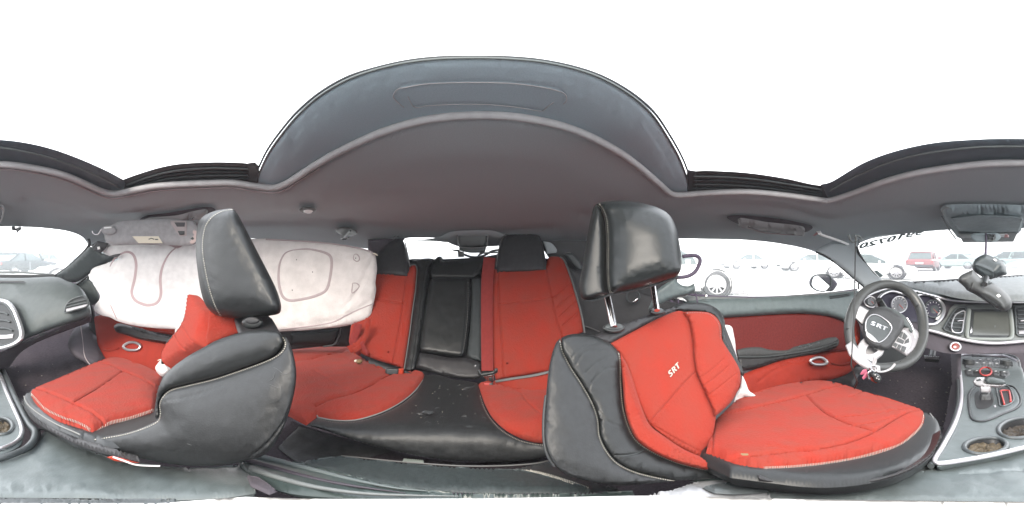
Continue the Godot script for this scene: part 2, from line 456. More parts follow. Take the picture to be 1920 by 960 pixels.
	M.white = mat(lin(0.8, 0.8, 0.8), 0.4, {})
	M.nut = mat(lin(0.25, 0.17, 0.08), 0.7, {"tex": scuff, "scale": 30.0})
	M.button_red = mat(lin(0.4, 0.04, 0.015), 0.4, {})
	M.start_red = mat(lin(0.2, 0.03, 0.018), 0.25, {})
	M.cable = mat(lin(0.02, 0.02, 0.02), 0.5, {})
	M.glass = mat(Color(0.9, 0.97, 0.96), 0.02, {"alpha": 0.04})
	M.scratch = mat(lin(0.09, 0.093, 0.094), 0.8, {})
	M.wood_bits = mat(lin(0.2, 0.14, 0.065), 0.7, {"tex": noise_tex(0.03, 0.25, 1.0, FastNoiseLite.TYPE_CELLULAR, 512, 8, 3), "scale": 18.0})
	M.ground = mat(lin(0.62, 0.62, 0.60), 0.95, {"tex": noise_tex(0.01, 0.85, 1.0), "scale": 0.15})
	M.gravel = mat(lin(0.30, 0.29, 0.29), 0.95, {})
	M.tyre = mat(lin(0.06, 0.06, 0.065), 0.7, {})
	M.lamp_red = mat(lin(0.35, 0.05, 0.045), 0.3, {})
	M.lamp_clear = mat(lin(0.7, 0.7, 0.7), 0.15, {})
	M.shade_dark = mat(lin(0.09, 0.115, 0.138), 0.6, {"tex": soft, "scale": 2.0})
	M.visor = mat(lin(0.33, 0.33, 0.34), 0.8, {"tex": soft, "normal": grain, "ns": 0.3, "scale": 5.0})
	M.visor_edge = mat(lin(0.36, 0.32, 0.32), 0.7, {})
	M.paper_pink = mat(lin(0.55, 0.44, 0.42), 0.8, {})
	M.dash_dark = mat(lin(0.065, 0.078, 0.08), 0.55, {"tex": soft, "normal": grain, "ns": 0.3, "scale": 5.0})
	M.shelf = mat(lin(0.05, 0.05, 0.052), 0.7, {"tex": soft, "scale": 3.0})
	M.loop = mat(lin(0.08, 0.06, 0.1), 0.6, {})
	M.headrest_dull = mat(lin(0.045, 0.045, 0.048), 0.52, {"spec": 0.3, "tex": soft, "normal": grain, "ns": 0.2, "scale": 6.0})
	M.leather_grey = mat(lin(0.05, 0.057, 0.06), 0.52, {"spec": 0.3, "tex": soft, "normal": grain, "ns": 0.2, "scale": 6.0})
	M.rubbed = mat(lin(0.08, 0.09, 0.093), 0.6, {"tex": scuff, "scale": 12.0})
	M.mat_grey = mat(lin(0.03, 0.03, 0.031), 0.8, {"tex": scuff, "scale": 4.0})
	M.scrap = mat(lin(0.2, 0.23, 0.21), 0.8, {})
	M.leather_soft = mat(lin(0.012, 0.0145, 0.015), 0.38, {"spec": 0.45, "tex": soft, "normal": grain, "ns": 0.2, "scale": 6.0})
	M.arm_pale = mat(lin(0.06, 0.063, 0.066), 0.6, {"tex": scuff, "scale": 14.0})  # paler tone for the top face of the door armrest
	M.ink_wash = mat(lin(0.16, 0.2, 0.2), 0.8, {})
	M.rim_leather = mat(lin(0.065, 0.069, 0.069), 0.35, {"tex": soft, "normal": grain, "ns": 0.25, "scale": 6.0})
	M.silver_white = mat(lin(0.42, 0.415, 0.43), 0.32, {"metal": 0.2})
	M.silver_bright = mat(lin(0.6, 0.58, 0.62), 0.3, {"metal": 0.4})
	M.button_grey = mat(lin(0.06, 0.064, 0.066), 0.5, {})
	M.hub = mat(lin(0.045, 0.047, 0.05), 0.5, {"tex": soft, "normal": grain, "ns": 0.25, "scale": 6.0})
	M.violet_dark = mat(lin(0.035, 0.032, 0.05), 0.35, {})
	M.gauge_pale = mat(lin(0.16, 0.165, 0.18), 0.4, {})
	M.stack = mat(lin(0.14, 0.15, 0.147), 0.42, {"tex": soft, "scale": 6.0})
	M.stack_pale = mat(lin(0.2, 0.22, 0.21), 0.4, {})
	M.stack_dark = mat(lin(0.075, 0.09, 0.093), 0.42, {"tex": soft, "scale": 4.0})
	M.litter_dark = mat(lin(0.12, 0.08, 0.04), 0.7, {"tex": noise_tex(0.03, 0.08, 1.0, FastNoiseLite.TYPE_CELLULAR, 512, 18, 3), "scale": 18.0})
	M.red_trim = mat(lin(0.4, 0.035, 0.03), 0.4, {})
	M.boot = mat(lin(0.07, 0.072, 0.075), 0.6, {"tex": scuff, "scale": 8.0})
	M.orange = mat(lin(0.45, 0.13, 0.04), 0.5, {})
	M.cover = mat(lin(0.35, 0.36, 0.38), 0.35, {"tex": soft, "scale": 3.0})
	M.overhead = mat(lin(0.28, 0.34, 0.36), 0.6, {"tex": soft, "scale": 4.0})
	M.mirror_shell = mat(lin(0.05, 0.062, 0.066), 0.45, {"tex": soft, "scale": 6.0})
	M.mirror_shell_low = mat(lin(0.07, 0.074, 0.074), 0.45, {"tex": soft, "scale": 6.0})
	M.pink = mat(lin(0.4, 0.1, 0.16), 0.5, {})
	M.paint_dark = mat(lin(0.03, 0.038, 0.04), 0.5, {"spec": 0.3})
	M.paint_mint = mat(lin(0.35, 0.45, 0.43), 0.35, {"coat": 0.5})
	M.paint_pale = mat(lin(0.5, 0.52, 0.52), 0.35, {"coat": 0.5})
	M.paint_white = mat(lin(0.82, 0.82, 0.82), 0.35, {"coat": 0.5})
	M.paint_red = mat(lin(0.3, 0.1, 0.105), 0.35, {"coat": 0.6})
	M.car_glass = mat(lin(0.12, 0.15, 0.15), 0.1, {})
	M.cloth_dark = mat(lin(0.14, 0.16, 0.17), 0.9, {})
	M.vest = mat(lin(0.4, 0.36, 0.08), 0.8, {})
	M.skin = mat(lin(0.45, 0.28, 0.2), 0.7, {})
	M.cabin = mat(lin(0.12, 0.12, 0.12), 0.8, {"tex": soft, "scale": 2.0})
	M.edge_grey = mat(lin(0.09, 0.105, 0.105), 0.5, {})
	M.crumb = mat(lin(0.22, 0.2, 0.16), 0.9, {})
	M.handle = mat(lin(0.2, 0.195, 0.2), 0.6, {})
	M.rub_soft = mat(lin(0.035, 0.038, 0.04), 0.6, {})
	M.mirror = mat(lin(0.9, 0.9, 0.9), 0.03, {"metal": 1.0})

# ---------------------------------------------------------------- ground, floor, windows
func setting() -> void:
	var g := PlaneMesh.new(); g.size = Vector2(1600, 1600)
	struct(put("ground", g, M.ground, null))
	# the cabin floor under seats and dashboards, and the dark lower walls behind them
	var fm := box_mesh(Vector3(8.4, 0.05, 4.6), 0.01)
	var f := put("floor", fm, M.carpet, null); f.position = Vector3(0, EYE.y - 0.98, -1.3); struct(f)
	# unseen walls added behind and beside the viewer to block low light
	for q in [["light_block_wall", Vector3(8.4, 0.72, 0.08), Vector3(0, 0.53, 0.94)], ["light_block_wall", Vector3(0.08, 0.72, 4.4), Vector3(-4.16, 0.53, -1.26)], ["light_block_wall", Vector3(0.08, 0.72, 4.4), Vector3(4.16, 0.53, -1.26)]]:
		var w := put(q[0], box_mesh(q[1], 0.02), M.cabin, null); w.position = q[2]; struct(w)
	struct(pad("lower_wall", null, M.trim_purple, "-70 524! 110 524! 178 560! 340 610! 700 640! 760 520! 1060 500! 1290 566! 1590 560! 1690 540! 1990 526! 1990 640! 1990 800! -70 800!", fl(3.38), {"t": 0.06, "e": 2.0, "h": 0.0, "s": 60.0}))
var ROOF := Vector3(0.345 + 440.0 * 0.00129, 0, -0.00129)
func roof() -> void:
	var h := thing("headliner", "grey cloth roof lining running over all the seats and around the open roof", "headliner")
	var rim_low := "-60 311! 0 311 50 316 120 331 190 361 215 367 240 363 300 352 400 347 440 347 480 354 515 356 535 350 560 335 600 310 650 283 720 252 800 230 880 222 960 224 1040 238 1100 258 1160 290 1200 318 1235 350 1255 366 1275 370 1330 366 1400 364 1470 370 1530 378 1555 380 1600 366 1660 344 1720 328 1800 316 1870 310 1990 310!"
	var c := pad("ceiling_lining", h, M.headliner, rim_low + " 1990 428! 1880 428 1770 431 1700 438 1640 446 1612 456 1604 466! 1575 498! 1530 472 1470 458 1400 450 1320 448 1262 447! 1255 480! 1085 500! 1045 490! 1030 455! 936 447! 920 455 860 455! 835 447 765 446 750 452! 715 490! 700 468! 620 457 540 450 470 447 420 446! 372 446! 200 452! 166 462! 155 445 130 434 90 428 40 425 -60 424!", ROOF,
		{"t": 0.03, "e": 5.0, "h": 0.008, "s": 17.0, "cs": 6.0, "wr": 0.0, "taper": 1.0,
		"seams": [["40 372 120 382 200 404 240 402 300 390 400 380 470 388 540 402 640 412 760 432 850 436 960 432 1040 428", 0.014, 9.0], ["1085 400 1200 412 1330 384 1400 386 1480 392 1560 412 1640 398 1720 392 1765 392", 0.014, 9.0], ["600 352 740 300 880 282 1030 300 1170 360", -0.006, 30.0]]})
	tube("roof_opening_welt", h, M.bead, over("-60 306 0 306 50 311 120 326 190 356 215 361 240 357 300 346 400 341 440 341 480 347 512 350 535 343 560 328 600 302 650 275 720 244 800 222 880 214 960 216 1040 230 1100 251 1160 283 1200 312 1238 345 1256 360 1275 364 1330 360 1400 358 1470 364 1530 372 1555 374 1600 360 1660 338 1720 322 1800 310 1870 304 1990 304", ROOF, 0.004), 0.0125, false, 10)
	tube("welt_piping", h, M.airbag_seam_grey, over("-60 311 0 311 50 316 120 331 190 362 215 367 240 363 300 352 400 347 440 347 480 354 515 356 535 350 560 335 600 310", ROOF, 0.012), 0.0035)
	# raised pad over the rear window and the rear lamp box are their own things below
	pad("rear_header", h, M.headliner, "750 447 800 445 826 440 845 431 880 428 920 428 945 436 965 446 940 456 920 458 860 458 835 450", ROOF, {"lift": 0.01, "t": 0.02, "e": 8.0, "h": 0.015})
	# ---- sunroof
	var s := thing("sunroof", "open sunroof with its haze-tinted sliding shade pushed back over the rear seats", "sunroof")
	var deep := Vector3(ROOF.x * 0.965, 0, ROOF.z * 0.965)
	var sh := pad("sliding_shade", s, M.hazed_shade_cloth, "476 350! 482 336! 490 315 505 285 530 250 560 215 600 180 650 151 700 133 760 119 820 112 890 110 960 112 1020 118 1080 131 1130 149 1180 178 1220 213 1250 256 1275 301 1292 346! 1290 372! 1272 380! 1236 366! 1196 334 1156 306 1098 274 1040 254 960 240 880 238 800 246 722 268 654 299 606 326 566 350 530 366! 490 362!", deep,
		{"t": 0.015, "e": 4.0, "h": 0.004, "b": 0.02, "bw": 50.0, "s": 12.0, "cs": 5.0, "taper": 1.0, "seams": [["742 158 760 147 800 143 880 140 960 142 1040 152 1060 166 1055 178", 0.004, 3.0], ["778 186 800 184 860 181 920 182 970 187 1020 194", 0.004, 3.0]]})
	tube("recess_edge", s, M.bead, on(sh, outline("758 186 745 175 738 165 745 155 760 150 800 144 880 141 960 143 1030 152 1058 162 1062 172 1056 180", false), 0.002), 0.0016)
	tube("recess_edge", s, M.bead, on(sh, outline("766 166 778 186 800 184 860 181 920 182 970 187 1016 194 1024 186 1038 176", false), 0.002), 0.0013)
	var arch := "484 334 491 314 506 284 531 249 561 214 601 179 651 150 701 132 761 118 821 111 890 109 960 111 1020 117 1080 130 1130 148 1180 177 1220 212 1250 255 1275 300 1292 348"
	tube("shade_edge", s, M.edge_grey, over(arch, deep, 0.004), 0.0032)
	tube("rubber_seal", s, M.seal, over("478 330 487 310 502 280 527 245 557 210 598 175 648 146 699 129 760 115 821 108 890 106.5 960 108 1021 114 1082 127 1133 145 1184 174 1225 209 1255 252 1280 297 1297 342", Vector3(ROOF.x * 0.95, 0, ROOF.z * 0.95)), 0.004)
	# front frame, left then right, and the fluted side rails
	for side in 2:
		var fr: String = ["-60 262! 0 262 50 268 100 280 150 298 200 320 226 334 238 340! 226 368! 213 358 190 354 150 341 100 323 50 311 -60 307!", "1538 346! 1560 340 1620 305 1680 283 1750 268 1820 262 1880 260 1990 261! 1990 306! 1870 306 1800 312 1720 324 1660 340 1600 362 1556 378!"][side]
		pad("front_frame", s, M.shade_dark, fr, deep, {"t": 0.03, "e": 4.0, "h": 0.006, "b": 0.01, "bw": 20.0, "taper": 1.0})
		tube("frame_strip", s, M.edge_grey, over(["-60 269 0 270 50 278 100 291 150 309 200 332 224 347", "1556 352 1600 327 1660 301 1720 284 1800 272 1870 268 1990 269"][side], deep, 0.012), 0.0045)
		pad("side_rail", s, M.trim_dark, ["232 336! 260 326 300 314 340 307 400 304 450 305 470 307! 470 350! 440 348 400 348 340 350 280 358 226 370!", "1298 321! 1330 320 1400 324 1470 334 1520 345 1548 349! 1558 384! 1520 381 1470 373 1400 367 1330 367 1298 371!"][side], deep, {"t": 0.05, "e": 3.0, "h": 0.004, "taper": 1.0})
		for k in 4:
			var y := k * 7.0
			var line: String = ["%d %f 280 %f 330 %f 400 %f 466 %f" % [238, 343 + y * 0.5, 328 + y * 0.8, 316 + y * 0.95, 311 + y, 313 + y * 0.9], "1300 %f 1360 %f 1420 %f 1480 %f 1540 %f" % [327 + y * 1.1, 328 + y * 1.05, 333 + y, 342 + y * 0.9, 352 + y * 0.7]][side]
			tube("rail_flute", s, M.seal if k % 2 else M.plastic_mid, over(line, deep, 0.008), 0.0035)
		pad("rail_end_block", s, M.trim_dark, ["464 306! 478 304! 486 312! 486 352! 462 350!", "1288 318! 1306 321! 1310 366! 1286 368!"][side], deep, {"t": 0.05, "e": 2.0, "h": 0.006})
	# ---- fittings on the lining
	for k in 2:
		var gh := thing("grab_handle", ["folded grab handle in the roof lining above the passenger window", "folded grab handle in the roof lining above the driver window"][k], "grab handle", "roof grab handles")
		pad("recess", gh, M.trim_purple, ["262 408 275 398 320 392 370 383 398 382 405 388 390 396 330 410 280 414", "1362 401 1380 397 1420 399 1480 407 1522 418 1512 429 1470 430 1420 426 1385 415"][k], ROOF, {"lift": 0.016, "t": 0.02, "e": 3.0, "h": 0.003})
		pad("grip", gh, M.handle, ["272 404 282 400 330 396 362 388 388 384 389 393 366 397 330 406 285 410 273 409", "1385 401 1405 403 1440 409 1480 413 1506 418 1505 428 1470 426 1430 422 1400 413 1384 410"][k], ROOF, {"lift": 0.02, "t": 0.02, "e": 4.0, "h": 0.02})
		tube("lower_edge", gh, M.airbag_seam_grey, over(["275 410 285 410 330 406 362 398 388 392", "1386 411 1400 414 1430 423 1470 427 1505 428"][k], ROOF, 0.035), 0.0028)
		for q in 2:
			pad("hinge_cap", gh, M.handle, [["270 401! 284 399! 286 411! 272 411!", "366 387! 388 383! 389 393! 368 398!"], ["1384 400! 1402 403! 1400 415! 1384 411!", "1488 414! 1508 418! 1506 429! 1486 427!"]][k][q], ROOF, {"lift": 0.035, "t": 0.02, "e": 3.0, "h": 0.008})
	var dl := thing("dome_lamp", "small oval dome lamp in the lining behind the passenger headrest", "lamp")
	pad("bezel", dl, M.plastic_mid, oval(578, 381, 16, 5.5), ROOF, {"lift": 0.03, "t": 0.03, "e": 3.0, "h": 0.006})
	pad("lens", dl, M.lamp_clear, oval(579, 381, 9, 3.0), ROOF, {"lift": 0.036, "t": 0.01, "e": 2.0, "h": 0.008})
	var ck := thing("coat_hook", "black folding coat hook above the rear end of the white curtain airbag", "hook")
	pad("cup", ck, M.black, oval(650, 423, 20, 8.5, 8), ROOF, {"lift": 0.03, "t": 0.02, "e": 3.0, "h": 0.004})
	tube("arm", ck, M.plastic_mid, over("658 416 652 422 646 428 641 432 650 433 655 429", ROOF, 0.045), 0.004)
	# ---- visor
	var v := thing("sun_visor", "grey sun visor with a yellowed paper warning label, swung down over the side window", "sun visor")
	var VD := fl(2.5)
	var vb := pad("visor_board", v, M.visor, "196 446 198 432 206 424 222 416 260 412 330 411 358 413 370 424 373 440 368 455 356 461 320 460 260 459 216 460 202 456", VD, {"t": 0.02, "e": 6.0, "h": 0.01, "b": 0.006, "bw": 20.0})
	pad("warning_label", v, M.paper, "248 443! 297 443! 305 456! 260 456!", VD, {"lift": 0.018, "t": 0.004, "e": 1.0, "h": 0.001})
	for k in 2: pad("printed_mark", v, M.ink, ["278 448! 284 446! 290 448! 288 449.4! 284 447.6! 279 449.4!", "290 448! 296 448! 297 450! 291 450!"][k], VD, {"lift": 0.0196, "t": 0.001, "e": 0.3, "h": 0.0003})
	pad("mirror_flap", v, M.visor_edge, "320 414! 350 414! 350 442! 337 443! 321 421!", VD, {"lift": 0.016, "t": 0.01, "e": 2.0, "h": 0.004})
	pad("flap_recess", v, M.trim_dark, "327 417! 347 417! 346 425! 332 425!", VD, {"lift": 0.021, "t": 0.004, "e": 1.5, "h": 0.001})
	pad("flap_latch", v, M.plastic, "333 433! 346 433! 346 440! 337 441!", VD, {"lift": 0.022, "t": 0.004, "e": 1.5, "h": 0.002})
	pad("round_sticker", v, M.paper_pink, oval(361, 443, 9, 14, 8), VD, {"lift": 0.012, "t": 0.004, "e": 1.0, "h": 0.001})
	pad("sticker_mark", v, M.ink, "357 447! 362 444! 364 448! 361 450!", VD, {"lift": 0.0135, "t": 0.002, "e": 0.5, "h": 0.001})
	pad("pivot_cover", v, M.visor, oval(204, 432, 14, 9), VD, {"lift": 0.02, "t": 0.02, "e": 3.0, "h": 0.008})
	pad("pivot_bright_tip", v, M.white, "195 426! 209 425! 209 427.6! 195 428.6!", VD, {"lift": 0.03, "t": 0.004, "e": 0.8, "h": 0.002})
	tube("pivot_wire", v, M.satin, over("173 433 175 438 181 440 186 437 190 430 198 429", VD, 0.02), 0.002)
	var sc := tag(pad("visor_clip", null, M.plastic_mid, "24 411 30 410 32 414 36 412 43 411 42 417 38 418 37 422 34 422 33 417 26 417", ROOF, {"lift": 0.04, "t": 0.03, "e": 1.5, "h": 0.006}), "small double-eared clip on the lining above the left windscreen", "clip")
func passenger_side() -> void:
	# ---- windscreen, left end of the picture
	var gl := thing("windscreen_pane", "clear windscreen above the passenger dashboard, parked cars behind it", "windscreen")
	pad("glass", gl, M.glass, "-60 420! 90 424! 170 440! 168 470! 120 520! -60 522!", fl(3.02), {"t": 0.004, "e": 0.5, "h": 0.0, "s": 60.0})
	pad("black_border", gl, M.seal, "-60 514! 60 515 112 514! 116 521! 60 523 -60 523!", fl(2.98), {"t": 0.01, "e": 1.0, "h": 0.002, "wr": 0.0})
	tube("wiper", gl, M.black, over("-60 512 20 510 60 512 100 515", fl(3.05)), 0.006)
	# ---- A pillar
	var ap := thing("windscreen_pillar", "grey padded pillar trim left of the white curtain airbag, its top clip exposed", "pillar trim")
	pad("pillar_cover", ap, M.dash_dark, "168 462! 180 466 192 475 226 478 227 481 200 494 176 508 150 528! 132 529 104 517! 124 503 146 484 160 470!", pl(170, 465, 2.72, 110, 520, 2.9, 225, 480, 2.7), {"t": 0.06, "e": 6.0, "h": 0.02, "b": 0.01, "bw": 12.0})
	tube("glass_seal", ap, M.seal, over("166 448 168 458 160 470 146 484 126 502 104 517", fl(2.9)), 0.007)
	pad("exposed_clip", ap, M.trim_dark, "171 460! 183 452! 205 456! 198 466! 190 474! 176 470!", fl(2.62), {"t": 0.03, "e": 2.0, "h": 0.006})
	pad("clip_bolt", ap, M.white, "182 463! 187 462! 188 467! 183 468!", fl(2.6), {"t": 0.01, "e": 1.0, "h": 0.002})
	tube("clip_rib", ap, M.plastic_mid, over("174 466 182 454", fl(2.59)), 0.0025)
	pad("torn_tip", ap, M.trim_dark, "205 480! 215 477 227 475! 222 481 214 483!", fl(2.6), {"t": 0.01, "e": 1.0, "h": 0.002})
	# ---- curtain airbag
	var ab := thing("curtain_airbag", "deployed white curtain airbag hanging over the whole passenger side window", "airbag")
	var AD := pl(190, 460, 2.66, 700, 460, 2.66, 400, 620, 2.58)
	var fr := pad("front_chamber", ab, M.airbag, "196 454! 300 452! 420 448! 480 450! 500 540! 480 622! 400 624! 345 642! 328 634! 328 617! 300 616 262 612 240 608 220 602 206 595 190 591 177 582 178 572 186 562 187 553 181 543 172 524 169 512 176 502 200 494 222 486 214 480 196 476 191 470!", AD,
		{"t": 0.01, "e": 10.0, "h": 0.02, "b": 0.02, "bw": 40.0, "wr": 0.003, "s": 7.0, "seams": [["207 500 213 488 225 478 240 473 251 479 256 495 254 520 248 548 254 562 266 569 280 572 295 567 302 552 301 522 306 498 318 476 334 462", 0.005, 4.0], ["208 570 213 582 220 598", 0.004, 3.0]]})
	var seam_w := 6.0
	for l in ["207 500 213 488 225 478 240 473 251 479 256 495 254 520 248 548 254 562 266 569 280 572 295 567 302 552 301 522 306 498 318 476 334 462", "208 570 213 582 220 598"]:
		fold(ab, "chamber_seam", M.airbag_seam, fr, l, seam_w if l.length() > 40 else 2.5)
	pad("tether_tab", ab, M.airbag_seam, "314 459 322 462 332 466 340 462 346 458!", AD, {"lift": 0.05, "t": 0.004, "e": 1.0, "h": 0.002})
	var re := pad("rear_chamber", ab, M.airbag_dim, "440 449! 500 448 540 450 580 452 620 456 660 462 690 469 701 476 704 486 706 505 703 530 704 545 698 575 694 592 682 602 640 612 610 615 580 618 545 620 500 622 440 624!", AD,
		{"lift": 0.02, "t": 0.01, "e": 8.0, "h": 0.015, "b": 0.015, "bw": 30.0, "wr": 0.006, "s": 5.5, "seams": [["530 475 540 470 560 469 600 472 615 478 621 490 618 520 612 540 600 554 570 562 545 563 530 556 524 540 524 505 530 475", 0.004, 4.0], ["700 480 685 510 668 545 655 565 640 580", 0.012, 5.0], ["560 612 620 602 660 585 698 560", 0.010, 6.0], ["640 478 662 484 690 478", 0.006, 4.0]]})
	fold(ab, "stitched_window_seam", M.airbag_seam_grey, re, "548 470 575 468 603 473 617 480 621 493 618 520 611 543 595 553 570 560 545 563 532 557 525 540 523 515 526 492 535 476 549 470", 6.0)
	fold(ab, "lower_hem", M.airbag_seam_grey, re, "520 617 570 612 620 604 645 592 670 580 700 568", 3.5)
	fold(ab, "tether_loop", M.airbag_seam_grey, re, "662 479 666 477 671 481 672 488 667 491 661 486 662 479", 2.4)
	fold(ab, "tether_loop", M.airbag_seam_grey, re, "659 531 666 531 672 537 662 548 658 548 659 531", 2.4)
	for q in [[586, 510], [556, 487], [548, 544], [667, 484]]: pad("pinhole", ab, M.ink, oval(q[0], q[1], 1.0, 1.2, 0, 8), AD, {"lift": 0.052, "t": 0.002, "e": 0.3, "h": 0.0003})
	tube("top_hem", ab, M.airbag_seam_grey, over("500 449 560 452 620 457 660 463 690 470 703 478", AD, 0.035), 0.004)
	# ---- door
	var d := thing("passenger_door", "passenger door lining in bright red with a black armrest below the white airbag", "car door")
	var DD := pl(180, 600, 2.85, 340, 600, 2.75, 250, 690, 2.7)
	pad("door_panel", d, M.door_red, "176 594! 200 590 260 596 345 604 345 700 250 700 200 690 190 672 182 640!", DD, {"t": 0.05, "e": 5.0, "h": 0.01, "seams": [["190 655 203 657 214 656 224 652", 0.012, 2.0]]})
	var ar := pad("armrest", d, M.leather_dull, "214 611 224 606 244 610 280 620 332 630! 334 648! 300 643 262 636 236 628 218 622", DD, {"lift": 0.02, "t": 0.08, "e": 6.0, "h": 0.05, "seams": [["216 618 240 624 270 632 334 641", 0.006, 1.6]]})
	pad("red_map_strip", d, M.suede, "286 613! 330 617! 330 626! 300 622!", DD, {"lift": 0.04, "t": 0.02, "e": 2.0, "h": 0.004})
	for q in [[251, 614], [258, 616], [266, 618], [271, 620]]: pad("window_switch", d, M.plastic_mid, oval(q[0], q[1], 3.2, 2.2), DD, {"lift": 0.07, "t": 0.01, "e": 1.0, "h": 0.004})
	pull_ring(d, "231 650 240 643 252 642 261 646 263 651 257 656 240 656", DD)
	pad("pocket_lip", d, M.suede, "190 652 204 655 222 651 223 654 205 659 191 656", DD, {"lift": 0.012, "t": 0.01, "e": 1.5, "h": 0.008})
	pad("lower_trim", d, M.trim_dark, "166 590! 178 596! 184 640 193 668 202 690! 170 690!", fl(2.86), {"t": 0.03, "e": 3.0, "h": 0.006})
	var mt := thing("mirror_triangle", "grey triangular door corner trim between passenger dashboard and white airbag", "door trim")
	pad("corner_cover", mt, M.dash, "140 532! 154 524 168 524 178 538 186 556 184 566 172 572 166 566 156 545!", fl(2.8), {"t": 0.04, "e": 4.0, "h": 0.01})
	pad("dark_slot", mt, M.seal, "162 517! 166 515! 168 523! 163 524!", fl(2.8), {"t": 0.02, "e": 0.6, "h": 0.002})
	tube("gap", mt, M.seal, over("142 535 152 528 163 519", fl(2.78)), 0.005)
	# ---- dashboard
	var db := thing("dashboard", "grey passenger-side dashboard with a small corner vent and scuffed glove box edge", "dashboard")
	var BD := pl(0, 520, 2.74, 170, 520, 2.7, 0, 620, 2.56)
	pad("top_roll", db, M.dash, "-70 520! 40 521 104 519 126 527 144 534 158 548 168 570 172 592! 150 600! 100 616 60 631 40 640! 30 612 16 582 0 571! -70 566!", BD, {"t": 0.12, "e": 30.0, "h": 0.06, "b": 0.05, "bw": 70.0, "s": 9.0})
	pad("defroster_slot", db, M.trim_dark, "-40 526! 44 527! 46 529! -40 530!", BD, {"lift": 0.075, "t": 0.01, "e": 0.6, "h": 0.001})
	var gb := pad("glove_box", db, M.trim_purple, "172 592! 170 604! 120 622 70 642 38 662 16 690! -70 700! -70 664! 0 660 32 644 60 632 120 610!", pl(172, 592, 2.62, 0, 650, 2.45, 20, 690, 2.6), {"t": 0.2, "e": 4.0, "h": 0.012, "seams": [["170 598 120 615 60 640", 0.004, 2.0]]})
	for l in ["23 650 30 645 44 641 58 638 72 632 84 627", "104 622 110 619", "112 613 122 609", "141 604 147 601"]: tube("scuff", db, M.scratch, over(l, pl(172, 592, 2.62, 0, 650, 2.45, 20, 690, 2.6), 0.013), 0.0022)
	pad("glove_latch", db, M.plastic_mid, "72 627! 84 623! 85 627! 74 631!", pl(172, 592, 2.62, 0, 650, 2.45, 20, 690, 2.6), {"lift": 0.012, "t": 0.01, "e": 1.0, "h": 0.004})
	vent(db, "corner_vent", "122 585 126 571 134 563 146 558 158 556 163 562 165 571 158 576 140 581 124 586", BD, 0.122, [["128 570 140 567 161 562"], ["126 576 142 572 163 567"]], "124 579! 163 570! 163 574! 125 584!")
	vent(db, "centre_vent", "-60 568 -10 568 8 572 18 582 26 600 34 620 34 632 22 641 0 647 -60 650", BD, 0.118, [["-60 584 4 586 14 590"], ["-60 599 8 601 18 604"], ["-60 614 12 616 22 620"]], "-60 628! 10 628! 24 626! 22 634! -60 640!")
	tube("bright_surround", db, M.satin, over("-60 563 -10 564 12 568 24 580 32 598 39 620 38 633 26 644 0 652 -60 658", BD, 0.124), 0.009)
	pad("dash_end_cap", db, M.trim_dark, "166 566! 173 574 178 592 172 604! 170 590!", fl(2.72), {"t": 0.08, "e": 1.5, "h": 0.004})
	# ---- footwell
	var fw := thing("passenger_footwell", "dark carpeted footwell under the passenger dashboard with crumbs on it", "footwell")
	var FD := pl(60, 640, 3.15, 170, 640, 3.1, 60, 750, 2.35)
	pad("toe_board", fw, M.carpet, "-70 650! 172 596! 200 680! 180 700! 60 760! -70 800!", FD, {"t": 0.03, "e": 3.0, "h": 0.004, "wr": 0.01, "s": 9.0})
	pad("wheel_arch_cover", fw, M.trim_purple, "150 608! 172 600! 186 640 200 676! 176 690! 160 680 140 668 128 650 134 624", pl(150, 608, 2.9, 200, 676, 2.75, 130, 650, 2.7), {"t": 0.05, "e": 10.0, "h": 0.04, "b": 0.02, "bw": 20.0})
	tube("carpet_seam", fw, M.airbag_seam_grey, over("151 608 155 640 158 665 166 680 176 690", pl(150, 608, 2.9, 200, 676, 2.75, 130, 650, 2.7), 0.055), 0.002)
	var cr := scatter("crumbs", M.crumb, [[22, 680], [24, 692], [36, 704], [57, 703], [30, 695], [172, 617], [161, 680], [100, 690], [80, 712], [50, 730]], FD, 0.004, 0.02)
	tag(cr, "pale crumbs scattered on the dark passenger footwell carpet", "crumbs"); cr.set_meta("kind", "stuff")
	# ---- passenger seat
	var s := thing("passenger_seat", "front passenger seat in black leather and red suede, seen from its inner side", "car seat", "front seats")
	var CD := ho(0.50)
	pad("cushion_rim", s, M.leather, "44 746 52 733 70 724 110 708 150 690 182 676 208 670 238 674 270 686 292 697 312 704! 330 740! 330 800! 260 830 200 834 174 826 140 818 108 803 76 784 52 764", CD, {"t": 0.16, "dir": Vector3(0, -0.18, -0.02), "e": 8.0, "h": 0.015, "s": 10.0, "lift": -0.008, "taper": 0.97})
	var cu := pad("cushion_centre", s, M.suede, "57 741 66 733 100 718 140 700 175 685 205 674 234 676 266 688 292 700! 306 712! 298 732 292 762 290 776! 282 781 240 793 202 804 172 817! 150 809 110 796 80 776 62 756", CD,
		{"t": 0.05, "dir": Vector3(0, -0.05, 0), "e": 6.0, "h": 0.018, "b": 0.02, "bw": 40.0, "s": 6.0, "wr": 0.0015, "seams": [["176 684 205 697 232 712 292 737", 0.010, 2.2], ["230 712 185 745 136 775", 0.010, 2.0], ["62 737 100 757 136 775 168 790 198 806", 0.011, 2.2]]})
	stitches(s, M.thread, cu, "58 745 66 757 84 776 112 793 150 806 170 815", 3.4, 0.7)
	stitches(s, M.thread, cu, "178 815 204 802 240 792 280 780 288 776", 3.4, 0.7)
	tube("rim_piping", s, M.thread_dim, over("45 748 52 764 76 784 108 803 140 817 150 822", CD, 0.01), 0.0016)
	pad("lower_valance", s, M.leather_dull, "42 748! 60 776 90 798 130 818 172 832 205 842 262 860! 262 866! 200 852 150 836 100 812 60 786 40 756!", pl(42, 750, 1.98, 262, 860, 1.33, 130, 820, 1.55), {"t": 0.12, "e": 3.0, "h": 0.012})
